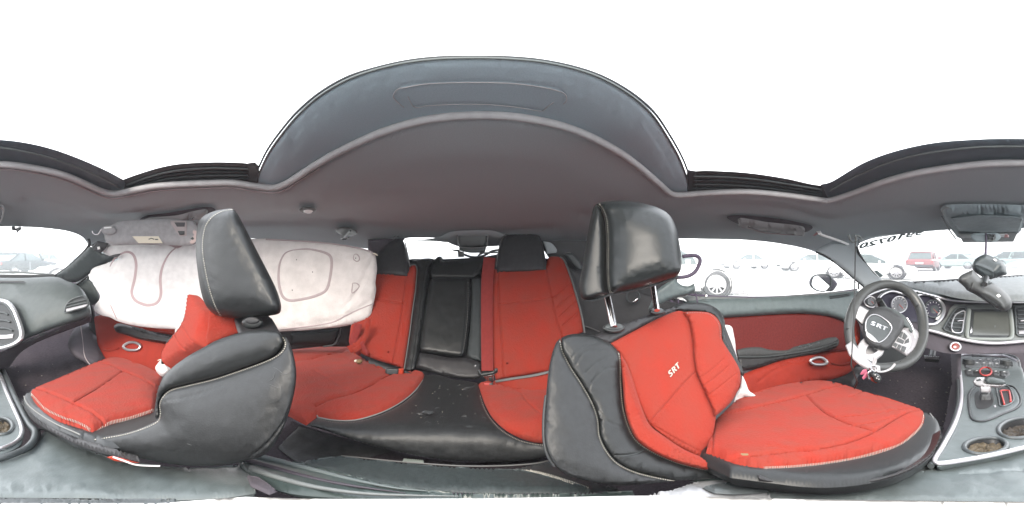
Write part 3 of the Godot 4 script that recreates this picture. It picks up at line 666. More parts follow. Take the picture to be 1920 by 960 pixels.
	# backrest, red front seen past the headrest
	pad("backrest_bolster", s, M.suede, "362 556 374 556 388 572 400 585! 398 610 391 640! 386 652! 346 676 322 692! 314 680 314 664 322 648 342 624 354 604 358 584", pl(370, 560, 1.9, 320, 690, 1.75, 390, 640, 1.6), {"t": 0.06, "e": 6.0, "h": 0.02, "b": 0.015, "bw": 16.0, "s": 5.0, "seams": [["354 614 366 625 380 648", 0.006, 1.5], ["342 630 352 644 364 664", 0.006, 1.5]]})
	tube("bolster_piping", s, M.leather, over("360 572 352 604 340 624 322 644 313 662 312 682", pl(370, 560, 1.9, 320, 690, 1.75, 390, 640, 1.6), 0.01), 0.006)
	pad("backrest_centre", s, M.suede, "392 582! 440 590! 450 624! 410 640 384 652! 390 610!", fl(1.6), {"t": 0.06, "e": 3.0, "h": 0.01, "s": 6.0})
	pad("shoulder_top", s, M.leather_dull, "436 590! 470 592 506 596 524 622! 500 640! 450 634! 444 618!", pl(440, 600, 1.6, 520, 600, 1.58, 480, 640, 1.45), {"t": 0.08, "e": 5.0, "h": 0.012})
	# the black wing that fills the foreground
	var WD := pl(300, 700, 1.5, 550, 700, 1.36, 420, 860, 1.36)
	var wg := pad("side_wing", s, M.leather_worn, "530 626! 540 638 549 660 555 690 555 715 550 745 540 780 526 814 508 842 490 856 466 862 430 870 380 874 320 870 262 859 206 843 176 832 171 825 178 820! 232 812 270 800 295 788! 299 775 298 758 305 742 320 730 350 722 400 710 440 697 480 683 510 670 526 656 532 642!", WD,
		{"t": 0.14, "e": 9.0, "h": 0.016, "b": 0.05, "bw": 70.0, "s": 6.5, "wr": 0.002, "seams": [["553 740 530 790 500 828 466 856", 0.010, 3.0], ["310 752 340 748 380 738 420 722", 0.004, 4.0]]})
	var uw := pad("upper_wing", s, M.leather, "402 640! 420 633 450 624 480 619 508 619 526 624 532 642! 526 656 510 670 480 683 440 697 400 710 350 722 320 730 305 742 298 758 299 775 295 788! 290 780 291 760 296 732 306 708 322 690 352 668 384 650!", WD, {"t": 0.1, "e": 8.0, "h": 0.016, "b": 0.03, "bw": 40.0, "s": 6.0, "wr": 0.002})
	stitches(s, M.thread, wg, "529 632 534 644 529 659 512 672.5 481 685.5 441 699.5 401 712.5 351 724.5 321 732.5 307 744.5 300.5 759 301.5 776 297 790 271 803 232 815 178 824", 5.2, 1.0, false, 0.72)
	for l in ["508 690 516 694 528 704", "512 700 508 712 500 716", "520 706 540 702", "500 722 520 730", "352 830 360 833"]: fold(s, "scratch", M.scratch, wg, l, 0.9)
	pad("headrest_collar", s, M.plastic, oval(473, 605, 20, 11), fl(1.5), {"t": 0.05, "e": 4.0, "h": 0.012})
	pad("collar_top", s, M.trim_dark, oval(473, 601, 14, 7), fl(1.49), {"t": 0.02, "e": 2.0, "h": 0.006})
	tube("headrest_post", s, M.chrome, PackedVector3Array([at(Vector2(473, 606), fl(1.52)), at(Vector2(472, 560), fl(1.54))]), 0.009, false, 12)
	# headrest
	var HD := pl(380, 500, 1.62, 520, 560, 1.5, 440, 400, 1.6)
	var hr := pad("headrest", s, M.leather, "369 430 373 416 382 405 398 397 420 392 436 392 446 402 458 424 474 455 490 486 505 515 518 542 526 566 527 581 521 589 490 594 450 597 425 595 404 590 388 576 378 552 371 512 367 470", HD,
		{"t": 0.12, "e": 16.0, "h": 0.05, "b": 0.05, "bw": 50.0, "s": 5.5, "wr": 0.0015, "taper": 0.8, "seams": [["440 390 420 395 404 402 392 414 384 430 380 456 381 480 387 516 394 545 403 572 414 594", 0.006, 2.2]]})
	stitches(s, M.thread, hr, "436 395 418 399 405 406 394 417 386 432 382 457 383 480 389 516 396 545 405 571 415 591", 5.0, 0.9, false, 0.65)
	# torn white side airbag between backrest and door
	var ta := thing("side_airbag", "limp white side airbag squeezed between passenger cushion and red door", "airbag")
	pad("limp_bag", ta, M.airbag, "318 648 314 664 313 682 320 694 306 706 296 700 291 690 294 684 300 676 308 662", fl(2.0), {"t": 0.03, "e": 4.0, "h": 0.02, "b": 0.01, "bw": 8.0, "wr": 0.01, "s": 2.5})
	tube("loose_thread", ta, M.paper, over("296 676 300 674 303 679 308 676", fl(1.98)), 0.0015)
	# ---- console at the left edge
	var lc := thing("console_end", "pale grey console corner with a round cup holder at the left edge of the view", "console")
	var KD := ho(0.56)
	var top := pad("console_top", lc, M.console, "-70 690! 0 690 10 720 22 750 36 782 44 806 44 822 34 838 0 852 -70 862!", KD, {"t": 0.1, "dir": Vector3(0, -0.2, 0), "e": 3.0, "h": 0.006, "holes": [oval(2, 804, 22, 16, 0, 36)]})
	tube("bright_edge", lc, M.satin, over("-10 690 2 712 12 740 26 772 38 800 41 818 32 834 0 849 -60 858", KD, 0.012), 0.006)
	tube("outer_moulding", lc, M.plastic_mid, over("2 690 14 716 26 744 42 776 56 800 66 812 62 830 44 846 0 862 -60 870", KD, 0.004), 0.01)
	cup(lc, oval(2, 804, 22, 16, 0, 36), KD, M.wood_bits, 0.026)
	var band := pad("armrest_lid", lc, M.console, "-70 864! 0 862 46 848 68 826 82 811! 104 813! 150 838 210 862 262 872 330 880 400 880 470 870! 480 925! 420 934 330 938 200 938 0 937 -70 937!", ho(0.585), {"t": 0.2, "dir": Vector3(0, -0.2, 0), "e": 4.0, "h": 0.008, "b": 0.01, "bw": 20.0, "s": 9.0, "wr": 0.005})
	tube("lid_gap", lc, M.seal, over("54 812 62 811 104 813", ho(0.58), 0.012), 0.004)
	for k in 2: tube("moulding_line", lc, M.plastic_mid, over(["68 812 66 832 48 850 0 866 -60 874", "74 813 72 834 52 854 0 871 -60 879"][k], ho(0.585), 0.014), 0.003)
	pad("dark_front_edge", lc, M.plastic_mid, "-70 934! 200 936! 330 936! 330 944! 200 948! -70 950!", ho(0.555), {"t": 0.05, "dir": Vector3(0, -0.05, 0), "e": 2.0, "h": 0.004})
	var bl := thing("belt_stalk", "red belt tag peeping out between passenger cushion and grey console lid", "belt tag")
	pad("red_tag", bl, M.button_red, "200 857! 212 855! 236 861! 262 868! 240 868! 214 864!", fl(1.35), {"t": 0.01, "e": 1.0, "h": 0.003})
	tube("white_edge", bl, M.airbag, over("212 857 232 864 258 872 300 874", fl(1.335)), 0.002)
func fold(parent: Node, called: String, m: Material, base: MeshInstance3D, line: String, w: float) -> void:   # a flat sewn or scratched line lying on a pad
	var l := outline(line, false, 3.0); var v := PackedVector3Array(); var idx := PackedInt32Array(); var f: Dictionary = PADS[base]
	for i in l.size():
		var nr := (l[mini(i + 1, l.size() - 1)] - l[maxi(i - 1, 0)]).normalized().orthogonal() * w * 0.5
		var k := minf(1.0, 0.35 + 3.0 * minf(i, l.size() - 1 - i) / l.size())
		for q in [[-1.0, -0.001], [-0.5, 0.0025], [0.5, 0.0025], [1.0, -0.001]]:
			var p: Vector2 = l[i] + nr * q[0] * k
			v.append(surf_at(f, p) + up_of(f, p) * (q[1] if w > 1.2 else q[1] * 0.4))
	for i in l.size() - 1:
		for k in 3:
			var a := i * 4 + k
			idx.append_array([a, a + 1, a + 5, a, a + 5, a + 4])
	var n := (v[idx[2]] - v[idx[0]]).cross(v[idx[1]] - v[idx[0]])
	if n.dot(EYE - v[0]) < 0:
		for i in range(0, idx.size(), 3): var q := idx[i]; idx[i] = idx[i + 1]; idx[i + 1] = q
	put(called, mesh_of(v, idx), m, parent)
func vent(parent: Node, called: String, shape: String, D, lift: float, slats: Array, panel: String) -> void:
	var v := pad(called, parent, M.seal, shape, D, {"lift": lift, "t": 0.03, "e": 1.5, "h": 0.002})
	tube("vent_frame", v, M.plastic_mid, over(shape, D, lift + 0.004, true), 0.004, true)
	for s in slats: tube("slat", v, M.plastic_mid, over(s[0], D, lift + 0.006), 0.0042)
	if panel: pad("lower_bezel", v, M.silver, panel, D, {"lift": lift + 0.004, "t": 0.01, "e": 1.0, "h": 0.003})
func pull_ring(parent: Node, shape: String, D) -> void:
	var hole := pad("release_cup", parent, M.suede, shape, D, {"lift": 0.006, "t": 0.02, "e": 1.0, "h": 0.001})
	tube("release_ring", parent, M.satin, over(shape, D, 0.022, true), 0.0065, true, 10)
func cup(parent: Node, hole: PackedVector2Array, D: Vector3, inside: Material, deep: float) -> void:
	# a real well: rim, wall going down, litter on its floor
	var ring := PackedVector3Array(); var v := PackedVector3Array(); var idx := PackedInt32Array(); var n := hole.size()
	var c := Vector3.ZERO
	for p in hole: ring.append(at(p, D) + Vector3(0, 0.008, 0)); c += ring[-1] / n
	tube("cup_rim", parent, M.plastic_mid, ring, 0.006, true)
	for k in 4:
		for p in ring: v.append(c + (p - c) * [1.0, 0.96, 0.9, 0.86][k] + Vector3(0, -deep * [0.0, 0.12, 0.6, 1.0][k], 0))
	for k in 3:
		for i in n:
			var j := (i + 1) % n
			idx.append_array([k * n + i, k * n + n + j, k * n + j, k * n + i, k * n + n + i, k * n + n + j])
	put("cup_wall", mesh_of(v, idx), M.black, parent)
	v = PackedVector3Array(); idx = PackedInt32Array()
	for r in 6:
		for i in n:
			var p := c + (ring[i] - c) * 0.87 * (1.0 - r / 6.0); p.y = c.y - deep + 0.012 + rng.randf_range(-0.005, 0.007)
			v.append(p)
	for r in 5:
		for i in n:
			var j := (i + 1) % n
			idx.append_array([r * n + i, r * n + n + j, r * n + j, r * n + i, r * n + n + i, r * n + n + j])
	v.append(c + Vector3(0, 0.012 - deep, 0))
	for i in n: idx.append_array([5 * n + i, v.size() - 1, 5 * n + (i + 1) % n])
	put("litter", mesh_of(v, idx), inside, parent).set_meta("kind", "stuff")
func scatter(called: String, m: Material, list: Array, D, size: float, up := 0.01) -> MeshInstance3D:
	var st := SurfaceTool.new(); st.begin(Mesh.PRIMITIVE_TRIANGLES)
	for q in list:
		var s := SphereMesh.new(); s.radial_segments = 6; s.rings = 3; s.radius = size * rng.randf_range(0.35, 0.8); s.height = s.radius * 1.3
		st.append_from(s, 0, Transform3D(Basis.from_euler(Vector3(rng.randf() * 6, rng.randf() * 6, rng.randf() * 6)).scaled(Vector3(1, 0.7, rng.randf_range(0.6, 1.6))), at(Vector2(q[0], q[1]), D) + face(Vector2(q[0], q[1]), D) * up))
	return put(called, st.commit(), m, null)
func rear_bench() -> void:
	var BK := pl(700, 690, 2.42, 1000, 690, 2.42, 850, 440, 2.9)
	# ---- rear window
	var rw := thing("rear_window", "rear window strip of glass between the rear headrests", "window")
	pad("glass", rw, M.glass, "740 440! 950 440! 950 500! 740 500!", fl(3.2), {"t": 0.004, "e": 0.5, "h": 0.0, "s": 60.0})
	pad("rear_shelf", rw, M.shelf, "748 500! 770 486 820 486 900 482 945 474! 960 520! 748 520!", fl(3.1), {"t": 0.05, "e": 2.0, "h": 0.004})
	tube("wiper_line", rw, M.seal, over("868 476 885 482 905 480 925 470 948 468", fl(3.15)), 0.007)
	pad("trunk_line", rw, M.piping, "893 482! 900 473! 946 471! 946 474! 905 476!", fl(3.12), {"t": 0.02, "e": 0.6, "h": 0.001})
	pad("pointed_tab", rw, M.seal, "840 467! 862 468! 862 472! 852 471!", fl(2.96), {"t": 0.01, "e": 0.4, "h": 0.001})
	# ---- lamp box
	var lb := thing("brake_lamp_box", "black high brake lamp housing hanging in the middle of the rear window", "lamp housing")
	pad("housing", lb, M.plastic, "855 431! 916 431! 914 448! 910 464! 862 464! 858 448!", fl(2.84), {"t": 0.12, "e": 3.0, "h": 0.01, "b": 0.006, "bw": 15.0})
	pad("lower_lip", lb, M.plastic_mid, "860 464! 912 463! 910 472! 900 474 880 474 862 470!", fl(2.86), {"t": 0.08, "e": 2.0, "h": 0.006})
	pad("hanging_foot", lb, M.plastic, "858 470! 870 472! 870 482! 859 482!", fl(2.85), {"t": 0.04, "e": 1.5, "h": 0.004})
	tube("housing_edge", lb, M.piping, over("856 433 859 448 862 463 911 463 914 448 916 433", fl(2.82)), 0.003)
	# ---- pillars and quarter trims
	var lp := thing("rear_pillar_trim", "dark pillar trim between white curtain airbag and left rear headrest", "pillar trim")
	pad("cover", lp, M.trim_purple, "690 450! 760 444! 748 470! 700 512! 690 500!", fl(2.95), {"t": 0.06, "e": 4.0, "h": 0.01})
	tube("bright_clip", lp, M.piping, over("737 448 742 444 747 442", fl(2.9)), 0.004)
	tube("hem_clip", lp, M.paper, over("700 475 704 476 708 479", fl(2.6)), 0.003)
	var rp := thing("rear_pillar_trim", "dark pillar and quarter trim filling the corner behind the driver headrest", "pillar trim")
	pad("upper_cover", rp, M.trim_dark, "1000 440! 1090 444! 1270 440! 1270 560! 1130 640! 1080 640! 1040 500!", fl(3.0), {"t": 0.06, "e": 4.0, "h": 0.01, "s": 14.0})
	pad("pale_reveal", rp, M.headliner, "1018 452! 1034 456 1044 468 1043 474! 1026 476!", fl(2.92), {"t": 0.02, "e": 3.0, "h": 0.006})
	pad("belt_outlet", rp, M.plastic_mid, "1058 476! 1072 474! 1086 488 1094 508! 1082 506! 1070 492!", fl(2.92), {"t": 0.03, "e": 3.0, "h": 0.01})
	tube("outlet_edge", rp, M.piping, over("1057 477 1064 474 1070 474", fl(2.9)), 0.003)
	pad("lower_quarter", rp, M.trim_dark, "1060 500! 1110 520! 1240 560! 1290 575! 1290 640! 1080 640!", fl(2.85), {"t": 0.05, "e": 4.0, "h": 0.01, "b": 0.02, "bw": 30.0, "s": 12.0})
	tube("trim_line", rp, M.piping, over("1095 611 1110 616 1124 622", fl(2.83), 0.02), 0.003)
	tube("speaker_ring", rp, M.plastic_mid, over(oval(1187, 556, 12, 12), fl(2.8), 0.01, true), 0.004, true)
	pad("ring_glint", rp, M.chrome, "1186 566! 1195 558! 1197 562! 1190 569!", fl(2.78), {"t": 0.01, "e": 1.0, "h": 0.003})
	var qt := thing("window_quarter_trim", "grey curved quarter trim and belt loop seen under the driver headrest", "trim")
	pad("quarter_panel", qt, M.door_grey, "1230 545! 1250 530 1262 521! 1266 520 1270 528 1280 535 1292 536 1302 531! 1304 545! 1290 553 1262 560 1240 570! 1215 580!", fl(2.5), {"t": 0.05, "e": 5.0, "h": 0.02})
	tube("belt_loop", qt, M.loop, over("1268 520 1285 519 1298 514 1306 506 1312 493 1312 485 1306 480 1296 479 1280 481", fl(2.5)), 0.0085, false, 10)
	for k in 3: tube("strut", qt, M.loop, over(["1304 549 1308 568", "1272 560 1272 568", "1256 563 1262 566"][k], fl(2.5)), 0.003)
	# ---- backrest
	var bs := thing("rear_bench", "rear bench with red suede outer seats and a black leather middle place", "car seat")
	pad("backing", bs, M.trim_dark, "690 490! 760 486! 930 484! 1056 484! 1080 520! 1098 640! 1030 700! 690 700!", Vector3(BK.x * 0.975, BK.y, BK.z), {"t": 0.1, "e": 4.0, "h": 0.004, "s": 24.0, "lift": -0.01})
	var lr := pad("backrest_panel", bs, M.suede, "700 505! 764 509! 768 498! 778 497 781 506 778 545 773 580 768 620 762 660 757 692! 738 685 712 677 688 668! 664 656! 654 640! 658 610! 690 590! 694 560!", BK,
		{"t": 0.05, "e": 5.0, "h": 0.015, "b": 0.015, "bw": 20.0, "s": 5.0, "seams": [["762 511 757 560 748 620 736 682", 0.013, 1.8], ["698 562 728 565 757 570", 0.013, 1.8]]})
	var rr := pad("backrest_panel", bs, M.suede, "922 505! 934 504! 1024 497! 1030 482 1050 482 1057 488 1070 522 1082 562 1090 594 1094 622! 1062 640 1040 660! 1030 696! 930 713! 924 690 921 620 921 560!", BK,
		{"t": 0.05, "e": 5.0, "h": 0.015, "b": 0.02, "bw": 25.0, "s": 5.0, "seams": [["933 503 936 570 941 640 945 708", 0.013, 1.8], ["1022 497 1034 560 1046 610 1058 642", 0.013, 1.8], ["936 571 985 566 1040 558", 0.013, 1.8], ["1040 558 1072 529", 0.013, 1.4], ["1045 575 1076 548", 0.013, 1.4], ["1050 592 1080 565", 0.013, 1.4], ["1055 609 1086 583", 0.013, 1.4]]})
	pad("headrest", bs, M.headrest_dull, "700 516! 702 482 718 466 734 452 746 447 754 449 759 458 764 480 768 500 765 520! 735 518!", BK, {"lift": 0.004, "t": 0.1, "e": 6.0, "h": 0.025, "b": 0.02, "bw": 18.0, "s": 5.0})
	pad("headrest", bs, M.headrest_dull, "930 513! 932 480 937 460 942 446 950 439 970 437 998 437 1011 442 1017 458 1022 480 1026 508! 980 511!", BK, {"lift": 0.004, "t": 0.1, "e": 7.0, "h": 0.025, "b": 0.025, "bw": 25.0, "s": 5.0})
	for l in ["760 455 765 480 769 500", "931 500 933 480 937 460 943 445 951 438"]: tube("headrest_piping", bs, M.piping, over(l, BK, 0.03), 0.003)
	var st := pad("side_bolster", bs, M.leather, "770 490! 784 486 803 484 814 486! 808 500 804 520 800 560 794 610 788 650 780 690 770 699! 758 694! 762 664 770 620 776 575 780 540 783 506 778 496!", BK, {"t": 0.05, "e": 7.0, "h": 0.025, "b": 0.01, "bw": 12.0, "s": 4.0, "wr": 0.003, "seams": [["804 486 796 520 788 580 780 640 772 694", 0.008, 1.6]]})
	tube("panel_piping", bs, M.piping, over("769 498 779 497 782 506 779 545 774 580 769 620 763 660 758 692", BK, 0.012), 0.0028)
	pad("upper_middle", bs, M.leather, "815 486! 822 481 828 482 826 490! 860 487 900 482 914 484! 910 498 900 516 886 523! 808 523! 804 512 808 498!", BK, {"t": 0.05, "e": 6.0, "h": 0.02, "b": 0.012, "bw": 14.0, "s": 4.0, "seams": [["885 523 895 505 908 490", 0.006, 1.5]], "wr": 0.004})
	var am := pad("armrest", bs, M.leather, "806 530 810 523 820 521 870 521 880 522 882 532 882 570 879 615 874 655 868 667 858 669 840 667 812 663 790 659 787 650 791 615 797 575", BK, {"lift": 0.012, "t": 0.05, "e": 8.0, "h": 0.022, "b": 0.012, "bw": 18.0, "s": 4.0, "wr": 0.0025, "seams": [["874 526 874 570 871 615 866 662", 0.004, 1.4]]})
	stitches(bs, M.thread_dim, am, "877 530 877 570 874 615 869 655", 3.0, 0.6)
	pad("middle_side", bs, M.leather_grey, "884 524! 903 522! 905 560 904 620 902 677! 884 672! 876 666! 881 620 884 570!", BK, {"t": 0.05, "e": 4.0, "h": 0.012, "s": 4.0})
	var lm := pad("lower_middle", bs, M.leather_dull, "787 662! 812 665 845 671 870 671 884 674 902 679! 903 704 898 711! 860 710 820 702 795 694 779 690! 783 674!", BK, {"lift": 0.004, "t": 0.05, "e": 6.0, "h": 0.018, "b": 0.008, "bw": 14.0, "s": 4.0, "wr": 0.003})
	for q in [[769, 680], [891, 686]]:
		pad("anchor_cover", bs, M.plastic, oval(q[0], q[1], 4.5, 4), BK, {"lift": 0.022, "t": 0.01, "e": 1.5, "h": 0.005})
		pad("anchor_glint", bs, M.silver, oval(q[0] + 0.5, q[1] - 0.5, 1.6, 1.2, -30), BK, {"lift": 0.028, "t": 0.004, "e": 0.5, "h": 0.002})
	stitches(bs, M.thread_dim, rr, "923 510 922 560 922 620 925 688", 3.2, 0.6)
	tube("outer_piping", bs, M.piping, over("1050 482 1058 488 1071 522 1083 562 1091 594 1096 624", BK, 0.012), 0.0045)
	tube("button", bs, M.suede, PackedVector3Array([at(Vector2(730, 665), BK) + face(Vector2(730, 665), BK) * 0.02, at(Vector2(730, 665), BK) + face(Vector2(730, 665), BK) * 0.036]), 0.004)
	tube("button", bs, M.suede, PackedVector3Array([at(Vector2(951, 687), BK) + face(Vector2(951, 687), BK) * 0.02, at(Vector2(951, 687), BK) + face(Vector2(951, 687), BK) * 0.044]), 0.005)
	# ---- cushion: level on top, rolling over into an upright front
	var SEAT := func(x: float, y: float) -> float:
		var a := 0.5 / (T * maxf(y - 480.0, 30.0) / 480.0); var bow := (x - 830.0) / 270.0
		var b := 1.60 + 0.0 * bow
		return 0.5 * (a + b + sqrt((a - b) * (a - b) + 0.012))
	var lc := pad("cushion_panel", bs, M.suede, "540 652! 560 649 600 647 640 648 656 654 672 668 700 684 724 694 757 700 780 697! 796 702! 793 712 778 732 757 750 730 766 700 778 664 787 626 787 596 781! 590 786! 574 798! 540 780!", SEAT,
		{"t": 0.06, "e": 4.0, "h": 0.012, "b": 0.012, "bw": 20.0, "s": 6.0, "wr": 0.0015, "seams": [["545 684 580 681 615 672 640 667 658 655", 0.014, 2.6], ["592 770 625 758 660 748 690 735 712 722 738 706", 0.014, 2.6], ["590 705 620 722 650 742", 0.004, 3.0], ["592 782 574 800", 0.01, 2.0]]})
	var cm := pad("cushion_middle", bs, M.leather_worn, "796 703! 820 703 850 711 880 715 895 718! 900 738 908 762 922 786 945 808 975 824 1005 831 1034 833! 1036 856! 1000 862 940 866 880 866 820 861 760 850 700 836 640 818 600 804 574 798! 596 783! 626 790 664 790 702 781 732 769 759 753 780 735!", SEAT,
		{"t": 0.1, "e": 4.0, "h": 0.01, "b": 0.012, "bw": 24.0, "s": 7.0, "wr": 0.004})
	var rc := pad("cushion_panel", bs, M.suede, "897 722! 912 718! 930 722 960 730 1000 733 1034 732! 1034 832! 1004 830 976 822 947 806 924 784 910 760 902 738!", SEAT,
		{"t": 0.06, "e": 4.0, "h": 0.012, "b": 0.01, "bw": 18.0, "s": 6.0, "wr": 0.002, "seams": [["950 733 975 745 985 760 1000 775 1034 800", 0.008, 2.4], ["960 733 990 738 1034 737", 0.008, 2.0]]})
	pad("cushion_rear_fold", bs, M.suede, "928 713! 980 706 1034 698! 1034 736! 990 736 950 732 920 722!", BK, {"lift": 0.03, "t": 0.05, "e": 4.0, "h": 0.015, "wr": 0.0015, "s": 4.0})
	strip("edge_band", bs, M.piping, "930 715 960 710 1000 704 1034 696", 4.5, BK, {"lift": 0.048, "t": 0.01, "e": 1.5, "h": 0.003})
	stitches(bs, M.thread_dim, cm, "598 785 627 792 664 792 703 783 733 771 760 755 782 737", 3.2, 0.6)
	stitches(bs, M.thread, cm, "900 742 907 764 921 788 944 810 974 826 1004 833 1030 835", 3.6, 0.8)
	tube("seam_piping", bs, M.thread_dim, on(lc, outline("594 782 626 788 664 788 700 779 730 767 757 751 778 733 793 713", false), 0.0), 0.0022)
	# dirt on the middle place
	var sc := thing("scratch_marks", "pale scratches and scuffs on the black middle place of the rear bench", "scratches")
	for k in 22:
		var c: Vector2 = [Vector2(866, 734), Vector2(868, 736), Vector2(800, 772), Vector2(884, 776), Vector2(806, 788)][k % 5] + Vector2(rng.randf_range(-22, 22), rng.randf_range(-7, 7))
		var d := Vector2(rng.randf_range(4, 11), rng.randf_range(-6, 2))
		fold(sc, "scratch", M.scratch, cm, "%f %f %f %f %f %f" % [c.x, c.y, c.x + d.x * 0.5, c.y + d.y * 0.5 - 1, c.x + d.x, c.y + d.y], rng.randf_range(0.5, 1.1))
	for q in [[804, 786, 12, 4], [880, 800, 7, 2.5], [838, 800, 5, 2]]: pad("rubbed_patch", sc, M.rub_soft, blot(q[0], q[1], q[2], q[3]), SEAT, {"lift": 0.0225, "t": 0.002, "dir": Vector3(0, -0.002, 0), "e": 1.5, "h": 0.0006})
	var list := []
	for k in 26: list.append([rng.randf_range(770, 905), rng.randf_range(716, 806)])
	for k in 30: list.append([rng.randf_range(640, 760), rng.randf_range(668, 730)])
	var cr := scatter("crumbs", M.crumb, list, SEAT, 0.0025, 0.018)
	tag(cr, "tiny pale crumbs sprinkled over the rear bench cushion", "crumbs"); cr.set_meta("kind", "stuff")
	var nt := thing("round_cap", "small round tan cap lying in the rear bench corner under the white airbag", "cap")
	for k in 2:
		var b := SphereMesh.new(); b.radius = [0.014, 0.008][k]; b.height = b.radius * 1.5; b.radial_segments = 16; b.rings = 8
		put(["shell", "stem"][k], b, M.nut if k == 0 else M.paper, nt).position = at([Vector2(678, 675), Vector2(671.5, 674)][k], BK) + Vector3(0, 0.0, 0.035)
	# ---- belts
	var be := thing("seat_belt", "red seat belt with a metal tongue hanging beside the middle armrest", "seat belt", "rear seat belts")
	strip("webbing", be, M.belt, "918 484 914 520 913 560 913 620 914 694", 22.0, BK, {"lift": 0.03, "t": 0.006, "e": 1.5, "h": 0.003, "wr": 0.003})
	pad("tongue_bar", be, M.plastic, "895 694! 899 692! 903 700! 925 696! 929 690! 933 691! 933 698! 926 702! 903 706! 897 702!", fl(2.26), {"lift": 0.04, "t": 0.012, "e": 1.5, "h": 0.006})
	pad("metal_tongue", be, M.chrome, "902 704! 925 700! 927 714! 921 717! 918 722! 912 716!", fl(2.26), {"lift": 0.038, "t": 0.006, "e": 1.0, "h": 0.002})
	pad("tongue_slot", be, M.black, "916 709! 923 707! 924 713! 918 715!", fl(2.26), {"lift": 0.041, "t": 0.003, "e": 0.5, "h": 0.0005})
	var b2 := thing("belt_buckle", "red-buttoned belt buckle standing under the hanging metal tongue", "buckle")
	pad("body", b2, M.plastic, "908 718! 924 717! 924 729! 908 728!", fl(2.1), {"lift": 0.03, "t": 0.02, "e": 1.5, "h": 0.008})
	pad("press_button", b2, M.lamp_red, "908 718! 918 718! 918 727! 909 727!", fl(2.1), {"lift": 0.037, "t": 0.01, "e": 1.5, "h": 0.004})
	var b3 := thing("belt_buckle", "black belt buckle with an orange-red button lying on the left rear seat", "buckle")
	pad("body", b3, M.plastic, "723 690! 748 691! 747 705! 722 703!", fl(2.3), {"lift": 0.05, "t": 0.025, "e": 2.0, "h": 0.01})
	pad("press_button", b3, M.button_red, "747 691! 757 691! 756 704! 746 704!", fl(2.3), {"lift": 0.05, "t": 0.022, "e": 1.5, "h": 0.008})
	pad("stalk", b3, M.black, "756 692! 772 700! 774 706! 767 709! 750 707!", fl(2.3), {"lift": 0.03, "t": 0.03, "e": 2.0, "h": 0.008})
	pad("body_inlay", b3, M.plastic_mid, "726 692! 745 693! 744 702! 725 701!", fl(2.3), {"lift": 0.06, "t": 0.004, "e": 1.0, "h": 0.001})
	var sb := thing("seat_belt", "slack red seat belt looping down below the rear end of the white airbag", "seat belt", "rear seat belts")
	strip("hanging_web", sb, M.belt, "672 606 668 622 662 640 668 654 678 660", 15.0, fl(2.48), {"t": 0.006, "e": 1.5, "h": 0.003, "wr": 0.004})
	strip("looped_web", sb, M.suede, "690 596 688 620 682 638 674 652 662 658", 9.0, fl(2.45), {"t": 0.006, "e": 1.5, "h": 0.003, "wr": 0.004})
	strip("lower_web", sb, M.belt, "678 640 684 656 690 664", 8.0, fl(2.43), {"t": 0.006, "e": 1.5, "h": 0.003})
	pad("belt_opening", sb, M.suede, "650 649! 664 646! 672 654! 658 662!", fl(2.47), {"t": 0.01, "e": 1.5, "h": 0.002})
	var qd := thing("side_quarter_panel", "black quarter panel with an arm cubby under the rear end of the white airbag", "quarter panel")
	pad("panel", qd, M.leather_dull, "500 606! 640 604! 662 610! 656 650! 600 650! 540 656! 500 656!", fl(2.75), {"t": 0.06, "e": 5.0, "h": 0.012, "b": 0.01, "bw": 15.0, "s": 6.0})
	pad("cubby_lid", qd, M.leather, "545 624! 600 620 636 616! 632 632 624 644 600 647! 545 646!", fl(2.72), {"t": 0.03, "e": 5.0, "h": 0.014, "b": 0.01, "bw": 12.0})
	tube("cubby_edge", qd, M.plastic_mid, over("640 616 634 634 626 646 606 650", fl(2.7)), 0.004)
	# ---- floor in front of the bench, and the long console lid
	var fm := thing("rear_floor_mat", "dark rear floor mat strip below the black front of the rear bench", "floor mat")
	pad("mat", fm, M.carpet, "462 856! 500 826 548 790! 574 799! 640 820 760 853 880 868 1036 858! 1050 884! 900 884 700 878 560 884!", ho(0.63), {"t": 0.03, "dir": Vector3(0, -0.03, 0), "e": 3.0, "h": 0.004, "wr": 0.006, "s": 7.0})
	pad("grey_fold", fm, M.mat_grey, "520 840! 560 800! 640 822 740 845! 700 855 640 862 560 870!", ho(0.62), {"t": 0.02, "dir": Vector3(0, -0.02, 0), "e": 4.0, "h": 0.008, "wr": 0.006, "s": 6.0})
	tube("edge_binding", fm, M.piping, over("640 857 680 861 760 869 860 876 940 876 1000 872 1030 866", ho(0.61), 0.004), 0.0022)
	pad("paper_scrap", fm, M.scrap, "757 860! 794 863! 795 868! 754 866!", ho(0.605), {"t": 0.004, "dir": Vector3(0, -0.004, 0), "e": 0.8, "h": 0.002})
	var cl := thing("console_armrest_cover", "long dark grey armrest lid with twin pale stitch lines in front of the rear bench", "console lid")
	var LD := ho(0.592)
	var ld := pad("lid_cover", cl, M.console_lid, "556 871! 600 862 645 858! 700 865 780 873 860 879 960 883 1000 889 1050 902 1100 916! 1110 924! 1000 926 880 925 760 918 680 906 610 888!", LD, {"t": 0.12, "dir": Vector3(0, -0.12, 0), "e": 4.0, "h": 0.008, "b": 0.006, "bw": 16.0, "s": 7.0, "wr": 0.004})
	for l in ["968 883 1000 891 1040 903 1075 917", "986 882 1020 890 1060 903 1098 916", "994 882 1028 890 1066 902 1104 915"]: stitches(cl, M.thread, ld, l, 4.0, 0.7, false, 0.75)
	pad("dark_side", cl, M.plastic, "960 882! 1034 866! 1060 888 1110 905 1160 916! 1110 924! 1060 903 1000 888!", ho(0.60), {"t": 0.1, "dir": Vector3(0, -0.1, 0), "e": 3.0, "h": 0.006})
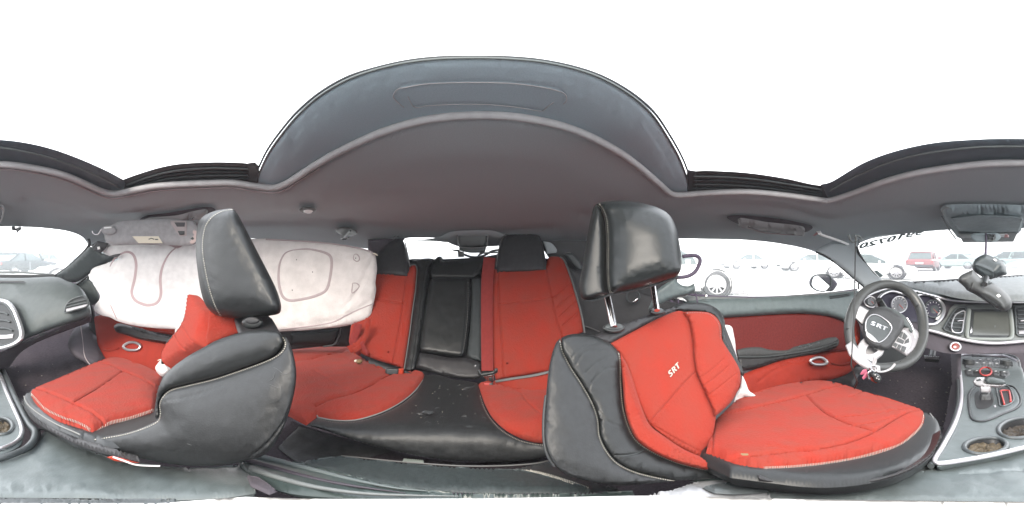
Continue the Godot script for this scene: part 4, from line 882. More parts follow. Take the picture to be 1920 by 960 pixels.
	pad("front_face", cl, M.violet, "566 876! 610 888 680 905 760 918 880 925 1000 926 1110 924! 1140 920! 1140 929! 1000 932 880 932 760 926 680 914 600 895!", ho(0.588), {"t": 0.1, "dir": Vector3(0, -0.1, 0), "e": 2.0, "h": 0.004})
	var sm := thing("smear_moulding", "greenish console side made up for the smear below the long dark lid", "console")  # side and ridges made up for a smeared strip, streak colours included
	pad("smear_side", sm, M.console_smear, "446 850! 480 856 560 872 640 892 720 912 800 924 900 931 1100 930! 1190 926! 1190 942! 900 942! 700 938! 560 928 500 912 450 884!", ho(0.578), {"t": 0.1, "dir": Vector3(0, -0.1, 0), "e": 4.0, "h": 0.01, "b": 0.01, "bw": 20.0, "s": 7.0})
	for k in 3: tube("smear_ridge", sm, [M.console, M.violet, M.dash_glare][k], over(["448 858 500 868 580 888 660 908 740 924 800 930", "448 866 500 882 580 904 660 920 760 934", "470 886 520 904 600 924 700 936 860 940"][k], ho(0.572), 0.012), [[0.009, 0.001], [0.008, 0.001], [0.007, 0.001]][k])
	pad("dark_notch", sm, M.trim_purple, "462 900! 485 904! 500 914! 520 930! 505 936! 470 920!", ho(0.57), {"t": 0.03, "dir": Vector3(0, -0.03, 0), "e": 2.0, "h": 0.006, "lift": 0.01})
func blot(x: float, y: float, rx: float, ry: float) -> PackedVector2Array:
	var o := oval(x, y, rx, ry, 0, 22)
	for i in o.size(): o[i] = Vector2(x, y) + (o[i] - Vector2(x, y)) * rng.randf_range(0.6, 1.1)
	return o
func driver_seat() -> void:
	var s := thing("driver_seat", "front driver seat in black leather and red suede with pale embroidered letters on its backrest", "car seat", "front seats")
	# ---- cushion
	var CD := ho(0.50)
	pad("cushion_rim", s, M.leather, "1330 780! 1372 756 1410 738 1450 724 1490 717 1530 713 1562 715 1590 726 1625 740! 1700 764! 1744 776 1758 788 1764 806 1756 832 1738 856 1702 878 1662 892 1604 902 1550 906 1500 904 1440 897! 1370 888! 1310 860!", CD, {"t": 0.14, "dir": Vector3(0, -0.14, 0.0), "e": 9.0, "h": 0.02, "s": 9.0, "lift": -0.01, "taper": 0.97})
	var cu := pad("cushion_centre", s, M.suede, "1337 786! 1352 772 1376 759 1412 743 1450 731 1490 723 1530 719 1560 721 1586 728! 1620 740 1660 752 1700 765 1731 776! 1735 790 1730 806 1714 824 1690 842 1652 858 1602 870 1542 880 1482 886 1430 888! 1380 880 1322 858! 1328 830!", CD,
		{"t": 0.05, "dir": Vector3(0, -0.05, 0), "e": 6.0, "h": 0.018, "b": 0.02, "bw": 40.0, "s": 6.0, "wr": 0.0015, "seams": [["1342 798 1400 788 1450 776 1510 760 1552 744 1588 728", 0.011, 2.2], ["1510 760 1530 782 1552 800 1590 818 1640 832", 0.009, 2.0], ["1360 874 1440 872 1540 862 1600 848 1640 832 1688 802 1731 777", 0.012, 2.2], ["1570 805 1600 803 1640 799 1700 785", 0.006, 2.0], ["1600 822 1640 816 1680 803", 0.006, 1.8], ["1592 765 1604 758 1618 745", 0.005, 1.6], ["1345 775 1342 800 1338 830 1336 858", 0.01, 2.0], ["1440 862 1500 866 1530 863", 0.006, 2.0], ["1640 753 1660 790 1680 800", 0.003, 3.0]]})
	stitches(s, M.thread, cu, "1732 790 1728 806 1712 824 1688 842 1650 857 1602 869 1542 879 1482 885 1432 887", 3.4, 0.6)
	tube("rim_piping", s, M.thread_dim, over("1744 780 1750 792 1740 816 1716 840 1680 862 1640 876 1600 884", CD, 0.008), 0.0018)
	pad("lower_valance", s, M.leather_dull, "1764 806! 1756 832 1738 856 1702 878 1662 892 1604 902 1550 906 1500 904 1440 897! 1420 890! 1424 902! 1500 916 1552 916 1606 912 1666 898 1712 880 1748 852 1766 822!", fl(1.24), {"t": 0.06, "e": 3.0, "h": 0.01})
	pad("seat_back_join", s, M.suede, "1318 858! 1334 792! 1346 790! 1342 860!", CD, {"t": 0.03, "dir": Vector3(0, -0.03, 0), "e": 3.0, "h": 0.01})
	tube("foam_scrap", s, M.nut, over("1380 868 1392 871 1402 871", CD, 0.022), 0.005)
	# ---- backrest
	var BD := pl(1200, 600, 1.60, 1340, 600, 1.72, 1260, 860, 1.36)
	pad("backing", s, M.leather_dull, "1110 630! 1170 605! 1262 577! 1330 572! 1358 606! 1394 700! 1376 756! 1330 800! 1300 860! 1200 820! 1150 700!", Vector3(BD.x * 0.96, BD.y, BD.z), {"t": 0.08, "e": 4.0, "h": 0.004, "s": 24.0, "lift": -0.008})
	pad("top_edge", s, M.leather_dull, "1108 634! 1140 618 1170 606 1200 596 1234 584 1262 577! 1276 578! 1262 584 1230 598 1190 619 1144 644!", BD, {"t": 0.05, "e": 4.0, "h": 0.012, "s": 4.0})
	var cn := pad("backrest_centre", s, M.suede, "1144 644! 1190 620 1230 599 1262 585! 1276 583 1296 592 1302 612 1306 640 1308 668 1312 696! 1326 728 1341 760 1342 785 1336 815 1319 860! 1280 841 1242 816 1217 795! 1200 760 1186 720 1174 685 1162 662!", BD,
		{"t": 0.05, "e": 4.0, "h": 0.008, "b": 0.012, "bw": 25.0, "s": 6.0, "wr": 0.0015, "seams": [["1303 698 1276 726 1250 756 1216 794", 0.010, 2.2], ["1218 793 1250 812 1282 830 1318 848", 0.005, 2.5]]})
	var hole := PackedVector2Array()
	for k in 3:
		for i in 16:
			var p := Vector2(1222, 793).lerp(Vector2(1268, 742), i / 15.0) + Vector2(2.5, 1.5) * (k + 1.0)
			hole.append(p)
	var hm := []
	for p in hole: hm.append([p.x, p.y])
	pin(s, M.suede, hm, cn)
	var rb := pad("outer_bolster", s, M.suede, "1278 585! 1300 584 1328 586 1344 596 1352 612 1354 636 1364 654 1378 676 1388 698 1386 724 1372 752 1352 772 1338 783! 1334 764 1318 730 1304 697! 1300 668 1297 634 1292 604!", Vector3(BD.x * 1.004, BD.y, BD.z),
		{"t": 0.05, "e": 6.0, "h": 0.018, "b": 0.02, "bw": 22.0, "s": 5.0, "wr": 0.0015, "seams": [["1310 708 1330 697 1358 672", 0.006, 1.8], ["1316 724 1340 708 1368 684", 0.006, 1.8], ["1326 742 1352 722 1380 700", 0.006, 1.8]]})
	stitches(s, M.thread_dim, rb, "1288 588 1304 587 1327 589 1341 598 1349 613 1351 637", 3.4, 0.7)
	pad("shoulder_edge", s, M.leather, "1254 578! 1276 570 1302 567 1330 571 1350 584 1359 604 1361 638 1376 661 1392 690 1394 706! 1386 700 1372 674 1356 650 1350 612 1340 596 1324 588 1300 586 1276 585!", Vector3(BD.x * 0.99, BD.y, BD.z), {"t": 0.05, "e": 5.0, "h": 0.02, "s": 4.0})
	lettering("embroidery", s, M.thread, "SRT", Vector2(1264, 693), BD, 0.014, -46.0, 0.026, 0.42, false, 1.75)
	# ---- inner wing, close to the viewer
	var WD := pl(1030, 650, 1.36, 1200, 650, 1.46, 1150, 900, 1.26)
	var sd := pad("wing_side", s, M.leather_worn, "1050 634! 1042 644 1034 668 1028 700 1024 740 1021 790 1021 825 1027 850 1040 872 1064 890 1104 903 1150 910 1204 908 1270 901! 1226 892 1188 882 1158 866 1138 842 1126 816 1122 786 1112 756 1092 720 1072 690 1056 662!", WD, {"t": 0.14, "e": 6.0, "h": 0.012, "b": 0.02, "bw": 40.0, "s": 6.0, "wr": 0.0035})
	var wf := pad("wing_front", s, M.leather, "1052 634! 1062 629 1078 626 1098 627 1118 631 1144 643! 1158 658 1165 676 1167 720 1172 770 1186 812 1206 834 1250 858 1300 874 1390 892! 1330 898 1266 901! 1222 892 1186 882 1157 866 1137 842 1125 816 1121 786 1111 756 1091 720 1071 690 1054 660!", WD,
		{"t": 0.06, "e": 6.0, "h": 0.012, "b": 0.014, "bw": 26.0, "s": 5.0, "wr": 0.004, "seams": [["1150 853 1175 852 1196 848 1210 842", 0.006, 2.2], ["1075 672 1090 655 1120 645", 0.003, 3.0], ["1082 685 1100 662 1140 655", 0.0035, 3.0], ["1100 700 1120 682 1146 668", 0.0035, 2.6], ["1110 718 1136 694 1158 690", 0.003, 2.6], ["1130 690 1110 720 1106 738", 0.002, 2.0], ["1124 770 1140 790 1166 800", 0.002, 3.0]]})
	stitches(s, M.thread, sd, "1050 640 1055 660 1070 690 1090 721 1110 757 1120 787 1123 817 1135 844 1156 868 1187 884 1224 894 1266 902", 5.0, 0.95, false, 0.72)
	stitches(s, M.thread, wf, "1160 662 1163 680 1164 720 1169 770 1183 812 1204 836 1249 860 1300 876 1384 892", 5.0, 0.9, false, 0.72)
	fold(s, "worn_crease", M.rubbed, wf, "1152 854 1170 854 1192 850 1208 843", 1.6)
	var br := pad("inner_bolster", s, M.suede, "1164 664! 1174 686 1186 722 1200 762 1216 796 1244 818 1284 844 1330 862 1380 876 1434 888! 1412 895 1388 893 1300 876 1250 860 1208 837 1187 813 1173 771 1168 720!", WD, {"lift": 0.01, "t": 0.06, "e": 5.0, "h": 0.025, "b": 0.01, "bw": 12.0, "s": 5.0, "wr": 0.003})
	tube("side_seam", s, M.seal, over("1024 742 1020 780 1020 824 1026 852 1040 874", WD, 0.0), 0.004)
	# ---- headrest
	var HD := pl(1100, 480, 1.56, 1270, 480, 1.5, 1180, 400, 1.58)
	var hf := pad("headrest_front", s, M.leather_soft, "1117 383! 1130 379 1160 376 1200 380 1230 388 1254 402 1267 425 1274 456 1278 488 1277 505 1268 518 1240 528 1200 540 1150 551! 1143 549 1139 535 1137 500 1137 450 1134 410 1127 390!", HD, {"t": 0.1, "e": 14.0, "h": 0.045, "b": 0.045, "bw": 50.0, "s": 5.0, "wr": 0.0015, "taper": 0.85})
	var hs := pad("headrest_side", s, M.leather, "1112 391 1116 384 1126 390! 1133 410 1136 450 1136 500 1138 535 1143 550! 1125 558 1102 563 1091 560 1087 546 1086 530 1092 500 1099 455 1106 415", HD, {"t": 0.1, "e": 10.0, "h": 0.03, "b": 0.02, "bw": 20.0, "s": 5.0, "taper": 0.85})
	stitches(s, M.thread, hf, "1121 386 1128 393 1135 412 1138 450 1138 500 1140 535 1145 549", 4.6, 0.8, false, 0.7)
	stitches(s, M.thread, hf, "1125 384 1132 393 1139 412 1142 450 1142 500 1144 535 1149 548", 4.6, 0.8, false, 0.7)
	tube("bottom_piping", s, M.rubbed, over("1092 561 1106 564 1124 560 1145 552 1180 546 1220 536 1250 527 1272 518", HD, 0.006), 0.0032)
	for k in 2:
		var a: Vector2 = [Vector2(1137, 548), Vector2(1223, 530)][k]; var b: Vector2 = [Vector2(1151, 613), Vector2(1232, 582)][k]
		tube("headrest_post", s, M.chrome, PackedVector3Array([at(a, fl(1.56)), at(b, fl(1.5))]), [0.0095, 0.0078][k], false, 14)
		pad("post_collar", s, M.plastic, oval(b.x, b.y + 2, [21, 15][k], [9.5, 6.5][k]), BD, {"lift": 0.02, "t": 0.04, "e": 4.0, "h": 0.012})
		pad("collar_top", s, M.plastic_mid, oval(b.x, b.y - 1, [16, 11][k], [6, 4][k]), BD, {"lift": 0.034, "t": 0.01, "e": 2.0, "h": 0.004})
	for k in 4: pad("post_notch", s, M.black, oval(1225.5 + k * 1.4, 548 + k * 7, 1.2, 1.6, 0, 10), fl(1.5), {"lift": 0.004, "t": 0.002, "e": 0.4, "h": 0.0005})
	# ---- torn airbag
	var ta := thing("side_airbag", "torn white side airbag hanging between driver backrest and red door", "airbag")
	pad("upper_bag", ta, M.airbag, "1352 610! 1362 609 1372 613 1376 628 1379 645 1380 660 1384 676 1388 690 1386 702! 1380 690 1368 664 1358 644!", fl(1.9), {"t": 0.03, "e": 4.0, "h": 0.02, "b": 0.01, "bw": 8.0, "wr": 0.008, "s": 2.5})
	pad("lower_bag", ta, M.airbag, "1392 704! 1398 716 1404 732 1412 738! 1419 743! 1408 746 1396 744 1390 752! 1374 758! 1360 762! 1374 748 1388 726!", fl(1.85), {"t": 0.02, "e": 3.0, "h": 0.015, "wr": 0.012, "s": 2.5})
	pad("dark_frame", ta, M.leather_dull, "1356 640! 1364 652! 1380 672 1394 694 1395 704! 1388 700 1372 674!", fl(1.88), {"t": 0.02, "e": 2.0, "h": 0.01})
func pin(parent: Node, m: Material, list: Array, base: MeshInstance3D) -> void:
	var st := SurfaceTool.new(); st.begin(Mesh.PRIMITIVE_TRIANGLES); var f: Dictionary = PADS[base]
	var s := SphereMesh.new(); s.radius = 0.0012; s.height = 0.0016; s.radial_segments = 6; s.rings = 3
	for q in list: st.append_from(s, 0, Transform3D(Basis.IDENTITY, surf_at(f, Vector2(q[0], q[1]))))
	put("pinholes", st.commit(), m, parent).set_meta("kind", "stuff")
func driver_side() -> void:
	# ---- door
	var DD := pl(1300, 570, 2.62, 1600, 560, 2.74, 1450, 740, 2.55)
	var d := thing("driver_door", "driver door with grey top, red cloth insert and black armrest", "car door")
	pad("door_body", d, M.door_red, "1290 590! 1340 588! 1600 560! 1615 600! 1612 680! 1592 696! 1550 714 1480 726 1440 738 1400 750! 1300 760!", DD, {"t": 0.08, "e": 4.0, "h": 0.006, "lift": -0.02, "s": 20.0})
	pad("cloth_insert", d, M.door_cloth, "1330 598! 1355 598 1400 595 1450 592 1500 590 1540 592 1570 599 1592 609! 1594 640! 1590 656! 1480 668! 1390 668! 1330 668!", DD, {"t": 0.02, "e": 4.0, "h": 0.006, "s": 10.0, "wr": 0.002})
	pad("top_sill", d, M.door_grey, "1280 566! 1316 560 1360 558 1420 557 1500 553 1560 549 1606 545! 1618 548! 1610 572 1600 590 1592 608! 1570 598 1540 591 1500 588 1450 590 1400 593 1355 596! 1310 590!", DD, {"t": 0.06, "e": 8.0, "h": 0.03, "b": 0.02, "bw": 20.0, "s": 6.0})
	pad("window_ledge", d, M.dash_glare, "1278 556! 1340 556 1420 558 1500 553 1606 544! 1606 547! 1560 552 1500 558 1420 562 1340 562 1290 566!", DD, {"lift": 0.01, "t": 0.04, "e": 2.0, "h": 0.01})  # white glare along the sill is in this colour
	tube("window_seal", d, M.loop, over("1290 552 1340 556 1400 557.5 1450 557 1500 554 1560 549 1606 543", DD, 0.0), 0.005)
	tube("lock_pin", d, M.chrome, PackedVector3Array([at(Vector2(1324, 553), DD), at(Vector2(1324, 562), DD)]), 0.006)
	pad("pin_base", d, M.door_grey, "1314 566! 1318 562 1324 561 1330 562 1334 566!", DD, {"lift": 0.03, "t": 0.02, "e": 2.0, "h": 0.01})
	for k in 2: tube("defroster_slit", d, M.plastic, over(["1556 556 1572 554 1592 551", "1557 559 1574 557 1594 553"][k], DD, 0.055), 0.0025)
	pad("armrest_top", d, M.arm_pale, "1382 656! 1400 652 1424 651 1440 655 1460 657 1478 656 1490 650 1520 643 1550 634 1566 632! 1571 636! 1566 644 1540 653 1500 661 1440 668 1384 669!", DD, {"lift": 0.03, "t": 0.06, "e": 3.0, "h": 0.01, "s": 4.0})
	pad("armrest_side", d, M.leather_dull, "1384 668! 1440 668 1500 660 1540 652 1566 643 1572 637! 1570 648 1556 656 1530 663 1490 670 1460 677 1425 689 1392 694! 1386 690!", DD, {"lift": 0.04, "t": 0.06, "e": 5.0, "h": 0.02, "s": 4.0})
	tube("armrest_highlight", d, M.plastic_mid, over("1386 669 1440 668 1500 660 1540 652 1568 642", DD, 0.06), 0.004)  # highlight along the armrest edge, built as a paler tube
	for q in [[1500, 650], [1509, 648], [1516, 646], [1520, 649], [1511, 652], [1534, 643]]: pad("window_switch", d, M.plastic_mid, oval(q[0], q[1], 3.4, 2.2, -12), DD, {"lift": 0.04, "t": 0.012, "e": 1.0, "h": 0.006})
	pad("switch_plate", d, M.plastic, "1488 654! 1500 647! 1540 639! 1552 640! 1520 652! 1494 657!", DD, {"lift": 0.036, "t": 0.01, "e": 1.0, "h": 0.004})
	pad("lower_pocket", d, M.door_red, "1388 704! 1410 695 1440 684 1470 675 1505 668 1526 666 1540 671 1556 680 1580 683 1598 677! 1602 672! 1600 690 1586 702 1560 711 1500 722 1450 734 1416 744 1396 752! 1388 740!", DD, {"lift": 0.03, "t": 0.05, "e": 5.0, "h": 0.02, "b": 0.012, "bw": 20.0, "s": 6.0, "seams": [["1424 716 1450 696 1480 684 1520 676", 0.01, 3.0]]})
	tube("pocket_lip", d, M.suede, over("1560 681 1580 684 1596 679 1602 672", DD, 0.056), 0.004)
	pull_ring(d, "1519 677 1526 672 1538 670 1546 674 1551 679 1545 683 1527 683", Vector3(DD.x * 1.025, DD.y, DD.z))
	pad("recess", d, M.trim_purple, "1386 694! 1420 690! 1400 700! 1388 706!", DD, {"lift": 0.02, "t": 0.02, "e": 2.0, "h": 0.004})
	pad("red_flash", d, M.button_red, "1604 628! 1610 634! 1608 644! 1602 642!", DD, {"t": 0.02, "e": 2.0, "h": 0.004})
	# ---- window and outside mirror
	var w := thing("driver_window", "clear driver side window with a chrome-capped edge above the grey door top", "window")
	pad("glass", w, M.glass, "1262 446! 1400 449! 1530 472! 1612 540! 1600 548! 1400 560! 1262 560!", fl(2.85), {"t": 0.004, "e": 0.5, "h": 0.0, "s": 60.0})
	pad("corner_post", w, M.seal, "1608 531! 1611 531! 1611 542! 1608 543!", fl(2.83), {"t": 0.02, "e": 0.6, "h": 0.002})
	var om := thing("outside_mirror", "oval outside mirror in a dark shell beyond the driver window", "mirror")
	var OD := fl(3.1); var MD := pl(1522, 520, 3.05, 1558, 520, 3.12, 1540, 545, 3.03)
	pad("shell", om, M.loop, "1517 528 1524 517 1540 514 1556 518 1564 524 1570 532 1566 540 1560 546 1548 546 1530 544 1520 538", OD, {"t": 0.1, "e": 3.0, "h": 0.02})
	pad("mirror_glass", om, M.mirror, "1522 529 1526 519 1536 516 1548 516 1556 521 1557 532 1552 541 1545 545 1532 543 1524 538", MD, {"lift": 0.0, "t": 0.005, "e": 1.0, "h": 0.002})
	tube("mirror_rim", om, M.seal, over("1521 529 1525 518 1536 515 1549 515 1557 520 1558 532 1553 542 1545 546 1531 544 1523 538", OD, 0.022, true), 0.0035, true)
	# ---- pillar and windscreen
	var p := thing("windscreen_pillar", "grey pillar trim between driver window and windscreen, a wire hanging before it", "pillar trim")
	pad("pillar_cover", p, M.headliner, "1526 470! 1552 484 1576 500 1600 520 1624 540! 1660 530! 1640 514 1624 495 1612 477 1607 464! 1614 452! 1560 452!", pl(1530, 472, 2.8, 1610, 455, 2.9, 1650, 530, 2.75), {"t": 0.06, "e": 6.0, "h": 0.02, "b": 0.02, "bw": 20.0, "s": 7.0})
	tube("window_edge", p, M.seal, over("1530 472 1560 488 1590 512 1624 541", fl(2.78)), 0.005)
	tube("screen_edge", p, M.seal, over("1606 462 1612 478 1624 496 1640 515 1656 531", fl(2.82)), 0.006)
	var g := thing("windscreen_pane", "clear windscreen above the steering wheel with mirrored dark digits along its top", "windscreen")
	var GD := pl(1606, 460, 2.9, 1920, 430, 3.0, 1700, 520, 3.3)
	pad("glass", g, M.glass, "1605 450! 1700 432! 1990 424! 1990 520! 1690 534! 1640 526! 1606 470!", GD, {"t": 0.004, "e": 0.5, "h": 0.0, "s": 60.0})
	lettering("written_digits", g, M.ink_wash, "99107203", Vector2(1662, 449), GD, 0.052, -13.0, 0.004, 0.0, true, 1.18)
	lettering("written_sign", g, M.ink_wash, "x", Vector2(1622, 460), GD, 0.026, -20.0, 0.004, 0.0, true, 1.2)
	pad("base_seal", g, M.seal, "1692 530! 1760 526 1840 520 1920 515 1990 512! 1990 516! 1920 519 1840 524 1760 531 1697 535!", fl(3.05), {"t": 0.02, "e": 1.0, "h": 0.004})
	pad("sticker", g, M.ink_wash, "1638 508! 1645 507! 1656 517! 1650 521!", fl(3.0), {"t": 0.003, "e": 0.4, "h": 0.001})
	tube("wiper", g, M.black, over("1706 530 1760 527 1800 524", fl(3.12)), 0.007)
	# ---- steering wheel
	var s := thing("steering_wheel", "grey leather steering wheel with white spokes and a hub carrying silver letters", "steering wheel")
	var SD := pl(1663, 530, 2.24, 1740, 612, 2.16, 1650, 690, 2.04)
	var rim := "1664 533 1690 539 1712 556 1726 580 1731 608 1728 640 1714 668 1692 684 1664 689 1638 688 1616 676 1600 656 1593 630 1593 604 1601 576 1616 553 1638 538"
	tube("rim", s, M.rim_leather, over(rim, SD, 0.0, true), 0.0178, true, 14)
	pad("lower_rim_trim", s, M.silver_white, "1585 648! 1596 640! 1606 650 1620 666 1634 680 1650 686! 1652 699! 1630 695 1608 682 1592 666!", Vector3(SD.x * 1.012, SD.y, SD.z), {"t": 0.03, "e": 4.0, "h": 0.012})
	for l in ["1641 530 1645 541", "1718 574 1731 567", "1586 616 1601 616", "1688 677 1693 690"]: tube("rim_joint", s, M.black, over(l, SD, 0.018), 0.0016)
	pad("spoke", s, M.silver_white, "1601 658! 1614 640 1620 634! 1626 644 1640 652 1658 657! 1654 666 1640 678 1632 690! 1622 690! 1612 674!", SD, {"t": 0.03, "e": 3.0, "h": 0.01, "holes": [outline("1624 664 1624 655 1630 648 1640 654 1646 657 1636 664", true, 3.0)]})
	pad("spoke", s, M.plastic_mid, "1599 586! 1604 577 1612 572 1634 582! 1626 600 1619 612! 1600 596!", SD, {"t": 0.03, "e": 3.0, "h": 0.012})
	pad("spoke", s, M.silver, "1692 616! 1704 612 1720 620 1724 632 1716 654 1700 668! 1670 650! 1680 634!", SD, {"t": 0.03, "e": 3.0, "h": 0.01})
	pad("button_plate", s, M.silver_white, "1600 579! 1612 573! 1630 583! 1622 604! 1616 607! 1601 592!", SD, {"lift": 0.012, "t": 0.01, "e": 2.0, "h": 0.005, "seams": [["1602 585 1612 589 1620 600", 0.004, 0.8], ["1608 576 1605 588", 0.004, 0.8], ["1618 579 1611 596", 0.004, 0.8], ["1606 581 1626 590", 0.004, 0.8]]})
	pad("button_plate", s, M.silver_white, "1692 617! 1700 622 1708 634 1708 648 1698 663! 1670 649! 1682 632!", SD, {"lift": 0.012, "t": 0.01, "e": 2.0, "h": 0.005})
	for q in ["1690 622! 1694 622! 1690 634! 1685 631!", "1695 623! 1702 630! 1697 638! 1691 634!", "1684 633! 1696 639! 1693 645! 1680 640!", "1698 638! 1704 634! 1705 642! 1695 645!", "1678 642! 1684 645! 1680 652! 1674 648!", "1685 645! 1691 648! 1687 656! 1681 653!", "1692 648! 1700 651! 1696 660! 1688 657!"]: pad("spoke_button", s, M.button_grey, q, SD, {"lift": 0.018, "t": 0.006, "e": 1.0, "h": 0.003})
	pad("hub_shoulder", s, M.dash, "1640 577! 1660 575 1682 583 1700 596 1710 610 1714 622 1708 626! 1696 612! 1680 618! 1650 600!", SD, {"t": 0.04, "e": 5.0, "h": 0.02})
	pad("hub_cover", s, M.hub, "1618 612 1620 598 1628 584 1640 577 1656 576 1672 582 1690 594 1696 602 1692 618 1682 634 1672 650 1664 656 1650 654 1634 648 1622 636 1618 626", SD, {"lift": 0.016, "t": 0.05, "e": 7.0, "h": 0.018, "b": 0.01, "bw": 20.0, "s": 4.0})
	var BP := "1624 604 1630 594 1638 590 1650 593 1664 603 1671 612 1670 620 1662 632 1652 640 1645 641 1632 630 1624 620"
	pad("badge_plate", s, M.plastic_mid, BP, SD, {"lift": 0.042, "t": 0.01, "e": 2.0, "h": 0.003})
	tube("badge_frame", s, M.satin, over(BP, SD, 0.046, true), 0.0021, true)
	pad("bright_chin", s, M.silver_white, "1624 622! 1632 626 1641 634 1646 640! 1642 642 1632 637 1625 630!", SD, {"lift": 0.044, "t": 0.006, "e": 1.0, "h": 0.003})
	lettering("badge_letters", s, M.satin, "SRT", Vector2(1648, 611), SD, 0.018, 22.0, 0.046, 0.3, false, 1.5)
	for l in ["1700 596 1710 612 1716 634"]: tube("shoulder_bead", s, M.satin, over(l, SD, 0.012), 0.003)
	tube("column_lever", s, M.plastic, PackedVector3Array([at(Vector2(1666, 596), fl(2.35)), at(Vector2(1648, 562), fl(2.3))]), [0.02, 0.012])
	pad("column_shroud", s, M.plastic, "1630 610! 1700 600! 1722 640! 1700 690! 1640 690! 1620 660!", fl(2.42), {"t": 0.1, "e": 6.0, "h": 0.03, "s": 10.0})
func dashboard_right() -> void:
	var DD := pl(1690, 540, 2.8, 1920, 530, 2.84, 1800, 640, 2.6)
	var d := thing("dashboard", "driver-side dashboard with round gauges, centre screen and bright trim lines", "dashboard")
	pad("top_pad", d, M.dash_glare, "1640 542! 1690 530 1720 532 1800 527 1920 519 1990 516! 1990 564! 1920 565 1850 565 1800 560 1760 551 1720 542 1680 540 1650 548!", pl(1690, 530, 2.98, 1920, 520, 2.98, 1800, 565, 2.62), {"t": 0.05, "e": 6.0, "h": 0.02, "s": 8.0})  # painted pale for the glare lying on the dashboard top
	pad("lower_lip", d, M.dash_dark, "1650 545! 1690 538 1720 541 1760 550 1800 558 1850 562 1990 562! 1990 568! 1920 569 1830 567 1780 563 1740 554 1710 547 1680 543 1655 548!", DD, {"lift": 0.03, "t": 0.05, "e": 2.0, "h": 0.008})
	pad("face", d, M.trim_purple, "1612 570! 1640 550! 1680 542 1740 552 1790 563 1990 567! 1990 662! 1900 663! 1790 664 1760 660 1730 650 1712 640! 1620 640! 1606 600!", DD, {"t": 0.1, "e": 4.0, "h": 0.006, "s": 18.0, "lift": -0.03})
	tube("upper_trim_line", d, M.satin, over("1622 558 1640 549 1666 541 1692 541 1716 546 1748 554 1784 563 1830 566 1880 567 1990 567", DD, 0.03), 0.006)
	# ---- cluster
	var CL := "1646 582 1648 562 1656 552 1672 547 1690 551 1710 556 1732 553 1750 557 1764 568 1769 580 1764 596 1752 606 1736 606 1700 602 1660 600"
	pad("gauge_recess", d, M.violet_dark, CL, DD, {"t": 0.03, "e": 2.0, "h": 0.002, "lift": -0.01})
	tube("cluster_frame", d, M.satin, over("1646 584 1647 563 1655 552 1672 546 1690 550 1710 555 1732 552 1750 556 1765 567 1770 580 1765 596 1753 607 1738 608", DD, 0.015), 0.007)
	for k in 3:
		var c: Vector2 = [Vector2(1686, 571), Vector2(1750, 579), Vector2(1634, 565)][k]; var r: float = [14.5, 15.5, 8.0][k]
		pad("gauge_face", d, [M.gauge_pale, M.violet_dark, M.gauge_pale][k], oval(c.x, c.y, r, r * 1.05), DD, {"lift": 0.0, "t": 0.02, "e": 1.0, "h": 0.002})
		tube("gauge_ring", d, M.satin if k == 0 else M.plastic_mid, over(oval(c.x, c.y, r, r * 1.05), DD, 0.008, true), 0.0032, true)
		for i in (11 if k < 2 else 5):
			var a := deg_to_rad(140 + 260.0 * i / (10 if k < 2 else 4)); var v := Vector2(cos(a), sin(a))
			tube("gauge_tick", d, M.white, over(PackedVector2Array([c + v * r * 0.74, c + v * r * 0.88]), DD, 0.005), 0.0012)
		tube("gauge_needle", d, M.button_red, over(PackedVector2Array([c, c + Vector2(r * 0.5, r * 0.5)]), DD, 0.007), 0.0014)
	pad("gauge_hub", d, M.plastic_mid, oval(1752, 580, 8, 8), DD, {"lift": 0.004, "t": 0.01, "e": 2.0, "h": 0.004})
	pad("bright_insert", d, M.white, "1757 592! 1765 580! 1768 582! 1764 594! 1758 600! 1754 599!", DD, {"lift": 0.006, "t": 0.01, "e": 1.0, "h": 0.003})
	pad("bright_insert", d, M.gauge_pale, "1684 570! 1690 566! 1698 580! 1690 584! 1684 580!", DD, {"lift": 0.0045, "t": 0.004, "e": 1.0, "h": 0.001})
	tube("small_gauge_frame", d, M.satin, over("1620 564 1626 558 1634 556 1642 562 1641 574 1632 576 1624 572", DD, 0.01, true), 0.003, true)
	# ---- centre stack
	pad("centre_panel", d, M.stack, "1742 610! 1760 606 1774 594 1780 580 1790 570! 1990 571! 1990 640! 1920 641 1870 644 1830 642 1790 634 1760 625 1743 619!", DD, {"t": 0.03, "e": 3.0, "h": 0.006, "s": 10.0})
	tube("lower_trim_line", d, M.silver_bright, over("1740 619 1760 624 1790 633 1830 641 1870 643.5 1920 640 1990 634", DD, 0.012), 0.0075)
	vent(d, "side_vent", "1769 615! 1776 603 1785 588 1794 578 1803 576 1811 576! 1811 592 1806 624! 1801 628! 1786 624 1772 619!", DD, 0.012, [["1778 606 1806 606"], ["1782 598 1808 597"], ["1778 613 1805 615"], ["1787 589 1809 588"]], "")
	tube("inner_vent_ring", d, M.satin, over("1784 612 1787 600 1791 591 1798 586 1809 584 1806 606 1803 622 1796 624 1787 622", DD, 0.024, true), 0.003, true)
	tube("vent_thumb", d, M.silver_bright, over("1796 602 1800 601 1806 601", DD, 0.028), 0.0028)
	vent(d, "centre_vent", "1903 576! 1990 575! 1990 630! 1912 630 1906 626!", DD, 0.012, [["1907 582 1990 582"], ["1908 590 1990 590"], ["1908 598 1990 598"], ["1909 607 1990 607"], ["1909 615 1990 615"]], "1910 620! 1990 618! 1990 626! 1911 626!")
	tube("vent_thumb", d, M.silver_bright, over("1914 602 1918 601 1926 601", DD, 0.026), 0.003)
	pad("screen_surround", d, M.plastic, "1812 580! 1892 580! 1896 631! 1888 636! 1814 635! 1810 630!", DD, {"lift": 0.008, "t": 0.02, "e": 1.5, "h": 0.002})
